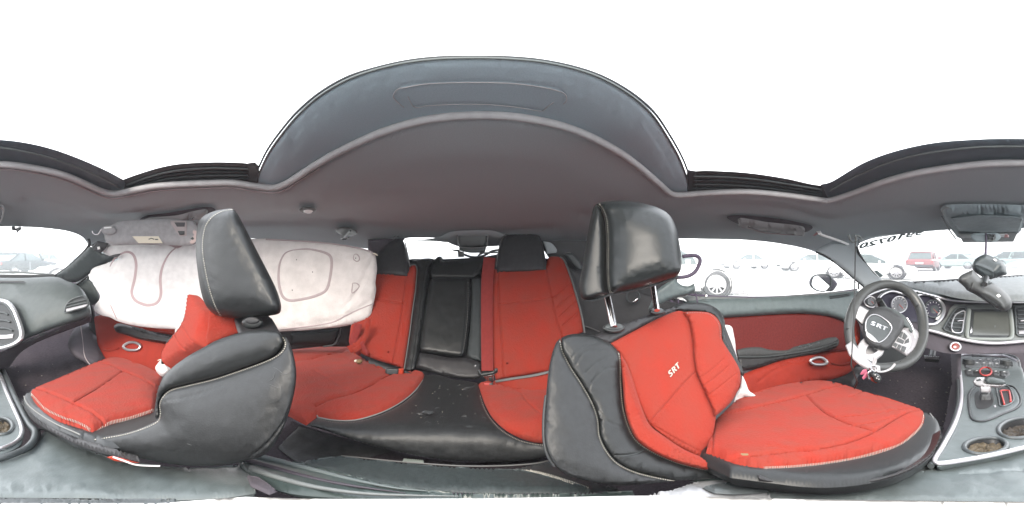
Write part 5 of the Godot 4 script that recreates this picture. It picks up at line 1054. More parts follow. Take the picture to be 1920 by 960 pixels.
	tube("screen_bezel", d, M.stack_pale, over("1817 581 1814 612 1813 630 1818 635 1885 636 1896 632 1897 612 1893 581", DD, 0.014), 0.009)
	pad("screen", d, M.screen, "1827 585! 1892 584! 1894 629! 1823 628!", DD, {"lift": 0.012, "t": 0.01, "e": 0.8, "h": 0.001})
	pad("screen_smudge", d, M.rubbed, "1864 611! 1867 609! 1867 613! 1865 615!", DD, {"lift": 0.0135, "t": 0.001, "e": 0.5, "h": 0.0005})
	pad("disc_slot", d, M.black, "1834 630! 1878 630! 1877 632! 1834 632!", DD, {"lift": 0.013, "t": 0.004, "e": 0.4, "h": 0.001})
	pad("side_knob", d, M.satin, "1818 620! 1822 612! 1823 622! 1820 625!", DD, {"lift": 0.014, "t": 0.006, "e": 1.0, "h": 0.003})
	# ---- start button
	var sb := thing("start_button", "round dark red start button in a bright ring on the purple lower dashboard", "button")
	pad("button_face", sb, M.start_red, oval(1791, 650, 8.5, 6.8), DD, {"lift": 0.0, "t": 0.02, "e": 3.0, "h": 0.006})
	tube("button_ring", sb, M.satin, over(oval(1791, 650, 9.5, 7.6), DD, 0.0, true), 0.0045, true)
	pad("button_glyph", sb, M.lamp_clear, oval(1790.5, 650.5, 2.6, 2.0), DD, {"lift": 0.006, "t": 0.003, "e": 0.8, "h": 0.002})
	# ---- footwell and pedals
	var fw := thing("driver_footwell", "dark driver footwell carpet dotted with crumbs below the steering wheel", "footwell")
	var FD := pl(1640, 690, 2.85, 1780, 660, 3.1, 1760, 820, 2.2)
	pad("toe_board", fw, M.carpet, "1560 690! 1620 640! 1800 640! 1806 760! 1790 830! 1700 840! 1600 760!", FD, {"t": 0.03, "e": 3.0, "h": 0.004, "wr": 0.01, "s": 9.0})
	pad("sill_trim", fw, M.trim_dark, "1560 712! 1600 690! 1640 684! 1650 690! 1610 704! 1600 724!", pl(1560, 712, 2.6, 1640, 684, 2.7, 1600, 724, 2.5), {"t": 0.03, "e": 3.0, "h": 0.01})
	pad("tunnel_side", fw, M.trim_purple, "1784 664! 1802 664! 1802 740! 1790 800 1770 832! 1756 846! 1776 780! 1786 720!", pl(1790, 664, 2.75, 1790, 800, 1.95, 1760, 840, 1.9), {"t": 0.04, "e": 3.0, "h": 0.01})
	for l in ["1752 812 1760 816 1790 818", "1752 824 1764 826 1780 824"]: tube("seat_rail", fw, M.plastic_mid, over(l, FD, 0.03), 0.008)
	var pd := thing("brake_pedal", "ribbed brake pedal in the dark driver footwell right of the steering wheel", "pedal")
	pad("pedal_plate", pd, M.plastic, "1731 665! 1762 668! 1760 680! 1735 678!", fl(2.75), {"t": 0.02, "e": 2.0, "h": 0.006})
	for k in 7: tube("pedal_rib", pd, M.silver, over("%f %f %f %f" % [1734 + k * 4.2, 667 + k * 0.3, 1735.5 + k * 4.0, 672 + k * 0.3], fl(2.74)), 0.004)
	tube("pedal_arm", pd, M.plastic, PackedVector3Array([at(Vector2(1747, 672), fl(2.78)), at(Vector2(1752, 640), fl(2.9))]), 0.014)
	pad("accelerator", fw, M.plastic, "1786 672! 1793 672! 1794 694! 1787 694!", fl(2.7), {"t": 0.02, "e": 1.5, "h": 0.006})
	var list := []
	for k in 24: list.append([rng.randf_range(1660, 1780), rng.randf_range(690, 800)])
	var cr := scatter("crumbs", M.crumb, list, FD, 0.0045, 0.018)
	tag(cr, "pale crumbs scattered over the dark driver footwell carpet", "crumbs"); cr.set_meta("kind", "stuff")
	# ---- console
	var K := ho(0.53)
	var c := thing("centre_console", "silver-grey centre console with gear lever, radio buttons and two cup holders full of litter", "console")
	var cup_a := oval(1848, 842, 40, 16, -3, 40); var cup_b := oval(1912, 808, 40, 19, -6, 40)
	pad("console_top", c, M.console, "1796 674 1802 669 1816 667! 1884 670! 1906 676 1916 690 1924 715! 1990 720! 1990 828! 1920 843 1860 858 1800 869 1758 876! 1752 868! 1772 836 1791 798 1802 764 1803 730 1799 695", K, {"t": 0.14, "dir": Vector3(0, -0.14, 0), "e": 4.0, "h": 0.006, "s": 7.0, "holes": [cup_a, cup_b]})
	cup(c, cup_a, K, M.wood_bits, 0.024)
	cup(c, cup_b, K, M.litter_dark, 0.03)
	tube("bright_edge", c, M.silver_bright, over("1908 680 1884 670 1850 669 1814 667 1801 669 1796 678 1800 700 1803 735 1801 765 1790 800 1770 838 1752 870 1770 874 1850 861 1920 845 1990 829", K, 0.008), 0.0055)
	tube("outer_moulding", c, M.plastic_mid, over("1912 690 1906 672 1884 665 1850 663 1812 662 1797 665 1791 676 1796 702 1798 735 1796 765 1785 800 1764 840 1745 874", K, 0.0), 0.007)
	var UP := Vector3(K.x, K.y, K.z)
	var rp := pad("radio_panel", c, M.plastic, "1808 687 1811 680 1818 678! 1826 679! 1834 675! 1872 676! 1880 680! 1890 681 1896 686 1895 692 1888 695! 1870 692! 1828 691! 1816 695 1809 692", K, {"lift": 0.008, "t": 0.01, "dir": Vector3(0, -0.01, 0), "e": 1.5, "h": 0.004})
	for q in ["1832 678! 1846 677! 1846 682! 1831 682!", "1848 677! 1859 677! 1859 682! 1848 682!", "1861 677! 1873 678! 1874 683! 1861 682!", "1827 684! 1838 684! 1838 689! 1826 689!", "1840 684! 1850 684! 1850 689! 1840 689!", "1852 684! 1862 684! 1862 690! 1852 689!", "1864 684! 1875 685! 1875 690! 1864 690!"]: pad("radio_button", c, M.button_grey, q, K, {"lift": 0.013, "t": 0.004, "dir": Vector3(0, -0.004, 0), "e": 0.8, "h": 0.003})
	for q in [[1816, 686], [1887, 688]]:
		knob(c, Vector2(q[0], q[1]), K, 0.024, 0.022)
	pad("climate_panel", c, M.plastic, "1808 697! 1850 698! 1892 700! 1893 706! 1886 713! 1850 711! 1814 709! 1810 705!", K, {"lift": 0.008, "t": 0.01, "dir": Vector3(0, -0.01, 0), "e": 1.5, "h": 0.004})
	for q in ["1811 698.5! 1824 699! 1824 703! 1812 702.5!", "1826 699! 1838 699.4! 1838 703.4! 1826 703!", "1860 700! 1874 700.6! 1874 704.6! 1860 704!", "1876 701! 1890 701.4! 1890 705.4! 1876 705!", "1813 704! 1824 704.5! 1824 708! 1815 707.5!", "1862 705.5! 1874 706! 1874 710! 1862 709.5!", "1876 706.5! 1889 707! 1886 711! 1876 710.5!"]: pad("climate_button", c, M.button_grey, q, K, {"lift": 0.013, "t": 0.004, "dir": Vector3(0, -0.004, 0), "e": 0.7, "h": 0.003})
	tube("red_dial_ring", c, M.red_trim, over(oval(1848, 705, 11, 8), K, 0.02, true), 0.0035, true)
	for q in [[1838, 680], [1853, 679.5], [1867, 680], [1832, 686], [1845, 686.5], [1857, 687], [1869, 687.5], [1818, 701], [1832, 701.5], [1867, 702.5], [1883, 703.5]]: pad("button_mark", c, M.white, "%f %f! %f %f! %f %f! %f %f!" % [q[0] - 2.2, q[1] - 0.4, q[0] + 2.2, q[1] - 0.3, q[0] + 2.2, q[1] + 0.5, q[0] - 2.2, q[1] + 0.4], K, {"lift": 0.0165, "t": 0.001, "dir": Vector3(0, -0.001, 0), "e": 0.2, "h": 0.0004, "cs": 9.0})
	pad("shifter_plate", c, M.stack_dark, "1816 758 1818 742 1826 731 1842 726! 1896 729 1908 740 1913 758 1904 770 1880 780 1852 792 1834 794 1822 788", K, {"lift": 0.007, "t": 0.008, "dir": Vector3(0, -0.008, 0), "e": 2.0, "h": 0.004})
	tube("plate_groove", c, M.seal, over("1816 758 1818 742 1826 731 1842 725 1896 728 1909 740 1914 758 1904 771 1880 781 1852 793 1834 795 1821 788", K, 0.009, true), 0.0035, true)
	pad("shifter_well", c, M.black, "1827 756 1828 744 1836 738 1856 738 1863 750 1862 764 1850 772 1834 773 1829 766", K, {"lift": 0.012, "t": 0.004, "dir": Vector3(0, -0.004, 0), "e": 1.5, "h": 0.001})
	pad("tray_slot", c, M.black, "1870 731! 1890 732! 1898 748 1897 760 1878 768! 1874 757!", K, {"lift": 0.011, "t": 0.004, "dir": Vector3(0, -0.004, 0), "e": 1.5, "h": 0.001})
	tube("slot_frame", c, M.plastic_mid, over("1869 730 1890 731 1899 748 1898 761 1877 769 1873 757", K, 0.013, true), 0.003, true)
	for l in ["1876 742 1880 756 1883 767", "1892 741 1894 752 1895 762", "1876 741 1884 740 1892 741"]: tube("red_strip", c, M.red_trim, over(l, K, 0.017), 0.003)
	pad("small_emblem", c, M.silver_bright, "1863 767! 1867 766! 1868 770! 1865 771!", K, {"lift": 0.013, "t": 0.002, "dir": Vector3(0, -0.002, 0), "e": 0.4, "h": 0.001})
	# gear lever
	var g := thing("gear_lever", "gear lever with a silver T-handle over a creased leather boot", "gear lever")
	var GD := fl(2.0)
	pad("boot", g, M.boot, "1838 737! 1855 737! 1859 748 1862 758 1858 768 1846 773 1832 774! 1831 764 1835 750!", GD, {"t": 0.05, "e": 5.0, "h": 0.03, "b": 0.01, "bw": 10.0, "s": 3.0, "wr": 0.01, "seams": [["1846 738 1845 756 1842 773", 0.006, 1.2], ["1858 752 1850 764 1840 773", 0.006, 1.6]]})
	pad("neck", g, M.silver_white, "1836 722! 1859 723! 1858 732 1855 738! 1838 738! 1837 731!", GD, {"t": 0.04, "e": 4.0, "h": 0.025, "lift": 0.004})
	pad("handle_grip", g, M.dash_dark, "1846 712! 1852 707 1866 708 1884 714 1886 719! 1880 723 1850 721!", GD, {"t": 0.06, "e": 4.0, "h": 0.025, "lift": 0.01})
	pad("handle_trim", g, M.silver_white, "1824 716! 1828 710 1834 707 1846 708! 1846 718! 1884 720 1886 722 1874 726 1840 726 1827 723!", GD, {"t": 0.06, "e": 3.0, "h": 0.02, "lift": 0.008})
	pad("handle_button", g, M.plastic_mid, "1830 712! 1838 709! 1840 713! 1832 715!", GD, {"lift": 0.03, "t": 0.006, "e": 1.0, "h": 0.003})
	# ---- console lid to the right and the front edge
	var l := thing("console_armrest_cover", "pale grey padded console lid below the cup holders at the right end", "console lid")
	pad("lid_pad", l, M.console, "1420 918! 1500 917 1560 915 1620 906 1680 892 1750 878! 1800 871 1860 860 1920 845 1990 828! 1990 944! 1800 946 1600 944 1460 940!", ho(0.56), {"t": 0.2, "dir": Vector3(0, -0.2, 0), "e": 4.0, "h": 0.008, "b": 0.008, "bw": 18.0, "s": 8.0, "wr": 0.005, "seams": [["1470 928 1560 922 1640 911 1700 898 1760 886 1840 872 1920 855 1990 838", 0.008, 2.0], ["1800 900 1860 896 1920 890", 0.006, 3.0]]})
	for k in 3: tube("moulding_line", l, [M.plastic_mid, M.stack_pale, M.plastic_mid][k], over(["1450 922 1560 917 1620 908 1690 893 1752 879", "1450 925 1560 920 1622 911 1692 896 1756 882", "1450 928 1562 923 1624 914 1694 899 1760 885"][k], ho(0.56), 0.012), 0.0028)
	var rs := tag(pad("orange_glint", null, M.orange, "1450 913! 1470 911 1500 913 1530 917! 1500 921 1470 920!", fl(1.27), {"t": 0.01, "e": 2.0, "h": 0.004}), "orange glint built as a small strip beside the driver seat edge and grey console lid", "tag")  # a glint of orange light, built as a solid strip
	var wr := thing("smear_cover", "pale sheet made up for a smear between driver seat wing and the grey console lid", "plastic cover")  # sheet made up in place of a pale smear
	pad("sheet", wr, M.cover, "1200 934! 1260 922 1300 908 1330 899 1350 896! 1420 898 1448 906! 1470 922! 1450 938! 1300 940!", ho(0.566), {"t": 0.03, "dir": Vector3(0, -0.03, 0), "e": 5.0, "h": 0.01, "wr": 0.012, "s": 5.0})
	pad("green_flap", wr, M.console_smear, "1290 904! 1330 894 1380 886 1420 886! 1446 892! 1452 902! 1400 900 1340 900!", ho(0.555), {"t": 0.02, "dir": Vector3(0, -0.02, 0), "e": 3.0, "h": 0.008, "wr": 0.006, "s": 5.0})
	pad("blue_fold", wr, M.plastic_mid, "1316 920! 1360 912 1430 912 1452 918! 1440 928! 1380 932 1340 930!", ho(0.556), {"t": 0.01, "dir": Vector3(0, -0.01, 0), "e": 2.0, "h": 0.006, "lift": 0.006, "wr": 0.006})
	var bp := thing("whiteout_plate", "white plate made up for the burnt-out strip along the very bottom, in front of all the consoles", "plate")  # plate made up for a blurred, burnt-out white strip
	pad("plate", bp, M.white, "-80 946! 300 946! 460 934! 600 938! 900 938! 1180 932! 1300 932! 1460 938! 1990 944! 1990 990! -80 990!", ho(0.53), {"t": 0.03, "dir": Vector3(0, -0.03, 0), "e": 3.0, "h": 0.006, "s": 24.0})
	tube("plate_groove", bp, M.stack_pale, over("-60 954 400 954 900 955 1300 953 1990 956", ho(0.53), 0.006), 0.0012)
func knob(parent: Node, p: Vector2, D, r: float, h: float) -> void:
	var c := CylinderMesh.new(); c.bottom_radius = r; c.top_radius = r * 0.9; c.height = h; c.radial_segments = 24; c.rings = 1
	put("knob", c, M.plastic, parent).position = at(p, D) + Vector3(0, 0.008 + h * 0.5, 0)
	var t := TorusMesh.new(); t.inner_radius = r * 0.72; t.outer_radius = r * 0.9; t.rings = 24; t.ring_segments = 8
	put("knob_ring", t, M.plastic_mid, parent).position = at(p, D) + Vector3(0, 0.008 + h, 0)
func console_and_small() -> void:
	# ---- overhead console, right
	var o := thing("overhead_console", "blue-grey overhead console with two map lamps above the hanging mirror", "overhead console")
	pad("shell", o, M.overhead, "1762 384! 1768 377 1780 375 1830 374 1880 375 1930 377 1990 382! 1990 392! 1932 392 1912 422! 1898 433 1876 436 1800 436 1790 432! 1776 412", ROOF, {"lift": 0.02, "t": 0.04, "e": 6.0, "h": 0.02, "b": 0.01, "bw": 14.0, "s": 5.0})
	var f := pad("lid", o, M.overhead, "1778 386! 1830 380 1880 381 1914 384! 1906 412! 1870 413 1835 413 1795 410!", ROOF, {"lift": 0.058, "t": 0.01, "e": 3.0, "h": 0.006})
	pad("lamp_band", o, M.stack_dark, "1792 415! 1834 415! 1836 426! 1862 426! 1866 414! 1904 414! 1896 433! 1802 434!", ROOF, {"lift": 0.058, "t": 0.01, "e": 1.0, "h": 0.002})
	pad("map_lamp", o, M.stack_pale, "1794 416! 1832 416! 1833 424! 1800 424!", ROOF, {"lift": 0.062, "t": 0.006, "e": 1.0, "h": 0.003})
	tube("lamp_bar", o, M.paper, over("1797 419 1829 419", ROOF, 0.058), 0.003)
	pad("map_lamp", o, M.lamp_clear, "1867 415! 1884 415! 1888 421! 1868 421!", ROOF, {"lift": 0.062, "t": 0.006, "e": 1.0, "h": 0.003})
	pad("red_lens", o, M.lamp_red, "1879 415.5! 1885 415.5! 1887 420.5! 1878 421!", ROOF, {"lift": 0.066, "t": 0.004, "e": 0.8, "h": 0.003})
	pad("roof_switch", o, M.plastic, "1843 417! 1854 417! 1853 426! 1844 426!", ROOF, {"lift": 0.060, "t": 0.01, "e": 1.0, "h": 0.006})
	pad("switch_face", o, M.plastic_mid, "1845 419! 1852 419! 1851 424! 1846 424!", ROOF, {"lift": 0.066, "t": 0.004, "e": 0.8, "h": 0.003})
	for q in [[1839, 432], [1848, 432], [1858, 431]]: pad("small_button", o, M.stack_pale, oval(q[0], q[1], 1.8, 0.9), ROOF, {"lift": 0.061, "t": 0.003, "e": 0.4, "h": 0.001})
	tube("console_edge", o, M.stack_pale, over("1763 386 1768 378 1778 376", ROOF, 0.03), 0.0022)
	for l in ["1763 388 1776 413 1790 433", "1778 387 1790 410 1802 434", "1917 384 1908 410 1896 433"]: tube("console_groove", o, M.seal, over(l, ROOF, 0.044), 0.0024)
	var ol := thing("overhead_console_end", "outer end of the overhead console at the left edge of the lining", "overhead console")
	pad("shell", ol, M.headliner, "-70 374! 0 374 7 376 10 382 8 394 0 410 -70 430!", ROOF, {"lift": 0.02, "t": 0.03, "e": 4.0, "h": 0.012})
	tube("console_edge", ol, M.bead, over("-10 374 4 375 9 381 7 394 0 408 -8 416", ROOF, 0.032), 0.003)
	# ---- mirror mount, cable and the dangling mirror
	var mm := thing("mirror_mount", "teal grey mirror mount with an exposed socket on the windscreen top", "mirror mount")
	pad("mount_plate", mm, M.overhead, "1820 442 1826 437! 1872 437! 1877 443 1872 451 1862 454 1832 454 1824 449", fl(2.55), {"t": 0.03, "e": 3.0, "h": 0.008})
	pad("socket", mm, M.dash_dark, "1850 439! 1866 439! 1868 446! 1862 452! 1852 450!", fl(2.54), {"lift": 0.006, "t": 0.02, "e": 1.5, "h": 0.004})
	for q in [[1853, 442], [1858, 441], [1864, 442], [1855, 447], [1862, 447]]: pad("socket_pin", mm, M.plastic, oval(q[0], q[1], 1.8, 1.8), fl(2.53), {"lift": 0.006, "t": 0.008, "e": 0.6, "h": 0.003})
	tube("socket_lip", mm, M.stack_pale, over("1852 450 1857 450 1860 453 1863 450 1867 450", fl(2.52)), 0.0022)
	var mr := thing("rear_view_mirror", "torn-off rear-view mirror dangling by its cable in front of the centre screen", "mirror")
	tube("cable", mr, M.loop, PackedVector3Array([at(Vector2(1848.5, 438), fl(2.53)), at(Vector2(1848.8, 456), fl(2.3)), at(Vector2(1848, 478), fl(2.06))]), 0.0035)
	var A := fl(2.05)
	pad("mount_foot", mr, M.mirror_shell, "1848 476! 1860 481 1876 488 1884 497 1888 508 1888 515! 1872 519 1858 524! 1846 522 1838 517 1829 511 1823 503 1823 496 1830 485 1840 479", A, {"t": 0.07, "e": 8.0, "h": 0.035, "b": 0.01, "bw": 14.0, "s": 3.5, "seams": [["1826 494 1842 500 1858 507 1864 510 1878 494", -0.010, 3.0], ["1864 511 1864 518 1862 523", 0.006, 1.4]]})
	pad("foot_label", mr, M.white, "1862 486! 1866 485! 1870 489! 1866 490!", A, {"lift": 0.044, "t": 0.002, "e": 0.4, "h": 0.001})
	var B := fl(1.98)
	pad("housing", mr, M.mirror_shell_low, "1797 522 1802 516 1814 510 1824 506! 1834 516 1845 526 1862 531 1874 538 1886 548 1893 556 1897 566 1896 577 1889 582 1880 584 1868 577 1845 563 1830 553 1814 545 1808 538 1797 528", B, {"t": 0.08, "e": 9.0, "h": 0.04, "b": 0.012, "bw": 18.0, "s": 4.0, "seams": [["1823 532 1819 545", 0.012, 1.4], ["1846 549 1860 556 1876 568 1882 580", -0.008, 3.0]]})
	pad("sensor_window", mr, M.plastic, "1845 549! 1850 548! 1872 566! 1868 574! 1846 560! 1841 554!", B, {"lift": 0.042, "t": 0.008, "e": 2.0, "h": 0.003})
	pad("ball_socket", mr, M.plastic_mid, "1835 531 1840 526 1850 525 1860 530 1854 534 1846 536 1838 535", B, {"lift": 0.04, "t": 0.012, "e": 1.5, "h": 0.004})
	tube("ball_stem", mr, M.plastic, PackedVector3Array([at(Vector2(1849, 520), fl(1.99)), at(Vector2(1846, 533), fl(1.93))]), 0.009)
	pad("garage_button", mr, M.white, "1868 554! 1872 551! 1877 555! 1872 558!", B, {"lift": 0.052, "t": 0.002, "e": 0.5, "h": 0.001})
	# ---- things hanging at the driver pillar
	var bt := thing("hanging_wire", "thin black wire hooked at the roof and hanging before the driver door onto the seat", "wire")
	tube("wire", bt, M.cable, PackedVector3Array([at(Vector2(1604, 446), fl(2.2)), at(Vector2(1603, 520), fl(2.0)), at(Vector2(1602, 580), fl(1.9)), at(Vector2(1598, 650), fl(1.86)), at(Vector2(1596, 685), fl(1.85)), at(Vector2(1602, 702), fl(1.86)), at(Vector2(1608, 716), fl(1.9)), at(Vector2(1602, 730), fl(1.98)), at(Vector2(1598, 738), fl(2.0))]), 0.0022)
	tube("frayed_end", bt, M.cable, PackedVector3Array([at(Vector2(1598, 738), fl(2.0)), at(Vector2(1594, 741), fl(1.98)), at(Vector2(1590, 740), fl(1.97))]), 0.003)
	tube("hook", bt, M.plastic_mid, over("1592 440 1594 448 1598 454 1603 454 1606 448 1604 442 1610 443 1616 448 1610 450", fl(2.25)), 0.004)
	var rd := thing("visor_rod", "bare white visor rod with a red tip pinned to the lining by the driver window", "rod")
	tube("rod", rd, M.white, over("1534 416 1540 419 1560 426 1580 434 1594 441", ROOF, 0.06), 0.0065)
	pad("red_tip", rd, M.lamp_red, "1522 424! 1528 418! 1533 416! 1534 419! 1528 423!", ROOF, {"lift": 0.05, "t": 0.01, "e": 1.0, "h": 0.003})
	pad("tip_clip", rd, M.white, "1528 414! 1536 413! 1539 418! 1534 420!", ROOF, {"lift": 0.055, "t": 0.01, "e": 1.0, "h": 0.003})
	# ---- keys
	var k := thing("key_bunch", "bunch of keys with pink tags and a dark fob hanging below the steering wheel", "keys")
	var Q := fl(1.98)
	tube("white_lanyard", k, M.silver_white, over("1636 688 1640 668 1642 676 1638 690 1646 697 1660 696 1672 690 1678 682", Q), 0.004)
	tube("split_ring", k, M.chrome, over(oval(1637, 691, 6, 6), Q, 0.01, true), 0.0022, true)
	pad("pink_tag", k, M.pink, "1613 700! 1618 693! 1625 692! 1626 698! 1620 702! 1614 703!", Q, {"t": 0.005, "e": 1.0, "h": 0.002})
	pad("pink_tag", k, M.pink, "1616 708! 1624 698! 1630 698! 1626 706! 1619 712!", fl(1.96), {"t": 0.005, "e": 1.0, "h": 0.002})
	pad("metal_key", k, M.chrome, "1626 700! 1632 694! 1636 702! 1634 712! 1628 712!", fl(1.95), {"t": 0.003, "e": 0.5, "h": 0.001})
	pad("metal_key", k, M.chrome, "1634 692! 1640 696! 1642 706! 1636 708!", fl(1.965), {"t": 0.003, "e": 0.5, "h": 0.001})
	pad("key_fob", k, M.plastic, "1634 702! 1640 698 1650 704 1653 711! 1648 718 1640 715!", fl(1.94), {"t": 0.015, "e": 2.0, "h": 0.006})
	pad("fob_base", k, M.start_red, "1630 707! 1634 706! 1646 717! 1643 719! 1634 714!", fl(1.95), {"t": 0.014, "e": 1.0, "h": 0.002})
	for q in [[1641, 703], [1646, 706], [1644, 709], [1648, 711]]: pad("fob_button", k, M.white, oval(q[0], q[1], 1.1, 0.9), fl(1.94), {"lift": 0.008, "t": 0.002, "e": 0.3, "h": 0.001})
func parking_lot() -> void:
	# left windscreen view
	car("parked_sedan", "dark grey sedan seen from behind through the windscreen at the left", "cars parked on the lot", 37, 511, 37.0, 0.05, 1.78, 1.36, 4.7, M.paint_dark, 0)
	car("parked_van", "pale greenish van half hidden at the far left edge of the lot", "cars parked on the lot", 2, 504, 46.0, 0.2, 1.9, 1.9, 4.6, M.paint_mint, 1)
	car("parked_hatchback", "white hatchback nosing in beside the left windscreen pillar", "cars parked on the lot", 188, 519, 24.0, 2.1, 1.75, 1.4, 4.2, M.paint_white, 2)
	car("parked_car_far", "pale far car behind the person in the yellow vest", "cars parked on the lot", 100, 497, 70.0, 1.4, 1.75, 1.4, 4.4, M.paint_pale, 0)
	# right windscreen view
	car("parked_crossover", "red crossover seen from behind at an angle, above the steering wheel", "cars parked on the lot", 1731, 510, 43.0, -0.75, 1.8, 1.5, 4.3, M.paint_red, 2)
	car("parked_coupe", "white coupe half hidden by the windscreen pillar left of the red crossover", "cars parked on the lot", 1622, 518, 28.0, -2.2, 1.75, 1.3, 4.3, M.paint_white, 0)
	car("parked_car_far", "small far car seen left of the dangling mirror", "cars parked on the lot", 1796, 493, 85.0, 0.4, 1.7, 1.4, 4.0, M.paint_mint, 0)
	car("parked_car_far", "pale far car near the right end of the windscreen", "cars parked on the lot", 1892, 491, 80.0, 0.7, 1.8, 1.6, 4.5, M.paint_mint, 1)
	car("parked_wagon", "far car with a dark open wheel at the right end of the windscreen", "cars parked on the lot", 1926, 502, 48.0, 0.3, 1.8, 1.6, 4.5, M.paint_mint, 1)
	# driver window view
	car("parked_suv", "large white car with black tyre and bright spoked wheel right outside the driver window", "cars parked on the lot", 1219, 552, 15.6, -1.57, 1.9, 1.62, 5.0, M.paint_white, 1)
	car("parked_car_far", "white far car with one dark wheel arch in the middle of the driver window", "cars parked on the lot", 1398, 501, 52.0, 1.7, 1.8, 1.35, 4.4, M.paint_white, 0)
	car("parked_car_far", "white far car behind the outside mirror", "cars parked on the lot", 1516, 507, 42.0, 1.45, 1.8, 1.35, 4.4, M.paint_white, 2)
	# gravel in the lot below the near white car
	var g := []
	for i in 260: g.append([rng.randf_range(1304, 1402), 551 + rng.randf() * rng.randf() * -11.0 + 1])
	for i in 80: g.append([rng.randf_range(1575, 1606), rng.randf_range(518, 530)])
	var st := SurfaceTool.new(); st.begin(Mesh.PRIMITIVE_TRIANGLES)
	for q in g:
		var s := SphereMesh.new(); s.radial_segments = 5; s.rings = 2; s.radius = rng.randf_range(0.012, 0.04); s.height = s.radius * 1.2
		st.append_from(s, 0, Transform3D(Basis.from_euler(Vector3(rng.randf() * 6, rng.randf() * 6, 0)), at(Vector2(q[0], q[1]), ho(1.13))))
	put("gravel", st.commit(), M.gravel, null).set_meta("kind", "stuff")
	person()
func station(z: float, w: float, y0: float, y1: float, c: float) -> PackedVector3Array:   # one rounded cross-section
	var o := PackedVector3Array()
	for q in [[-1, 0, 0, 1], [-1, 0, 1, 0], [1, 0, -1, 0], [1, 0, 0, 1], [1, 1, 0, -1], [1, 1, -1, 0], [-1, 1, 1, 0], [-1, 1, 0, -1]]:
		o.append(Vector3(q[0] * w * 0.5 + q[2] * c, (y1 if q[1] else y0) + q[3] * c, z))
	return o
func loft(rings: Array) -> ArrayMesh:
	var st := SurfaceTool.new(); st.begin(Mesh.PRIMITIVE_TRIANGLES); st.set_smooth_group(-1)
	var mid := Vector3.ZERO; var n: int = rings[0].size()
	for r in rings:
		for p in r: mid += p / (n * rings.size())
	var tri := func(a: Vector3, b: Vector3, c: Vector3, m: Vector3):
		var nn := (c - a).cross(b - a)
		for p in ([a, b, c] if nn.dot((a + b + c) / 3.0 - m) > 0 else [a, c, b]): st.add_vertex(p)
	for i in rings.size() - 1:
		var m := Vector3.ZERO
		for p in rings[i]: m += p / (2 * n)
		for p in rings[i + 1]: m += p / (2 * n)
		for k in n:
			var a: Vector3 = rings[i][k]; var b: Vector3 = rings[i][(k + 1) % n]; var c: Vector3 = rings[i + 1][(k + 1) % n]; var d: Vector3 = rings[i + 1][k]
			tri.call(a, b, c, m); tri.call(a, c, d, m)
	for e in [0, rings.size() - 1]:
		for k in range(1, n - 1): tri.call(rings[e][0], rings[e][k], rings[e][k + 1], mid)
	st.generate_normals()
	return st.commit()
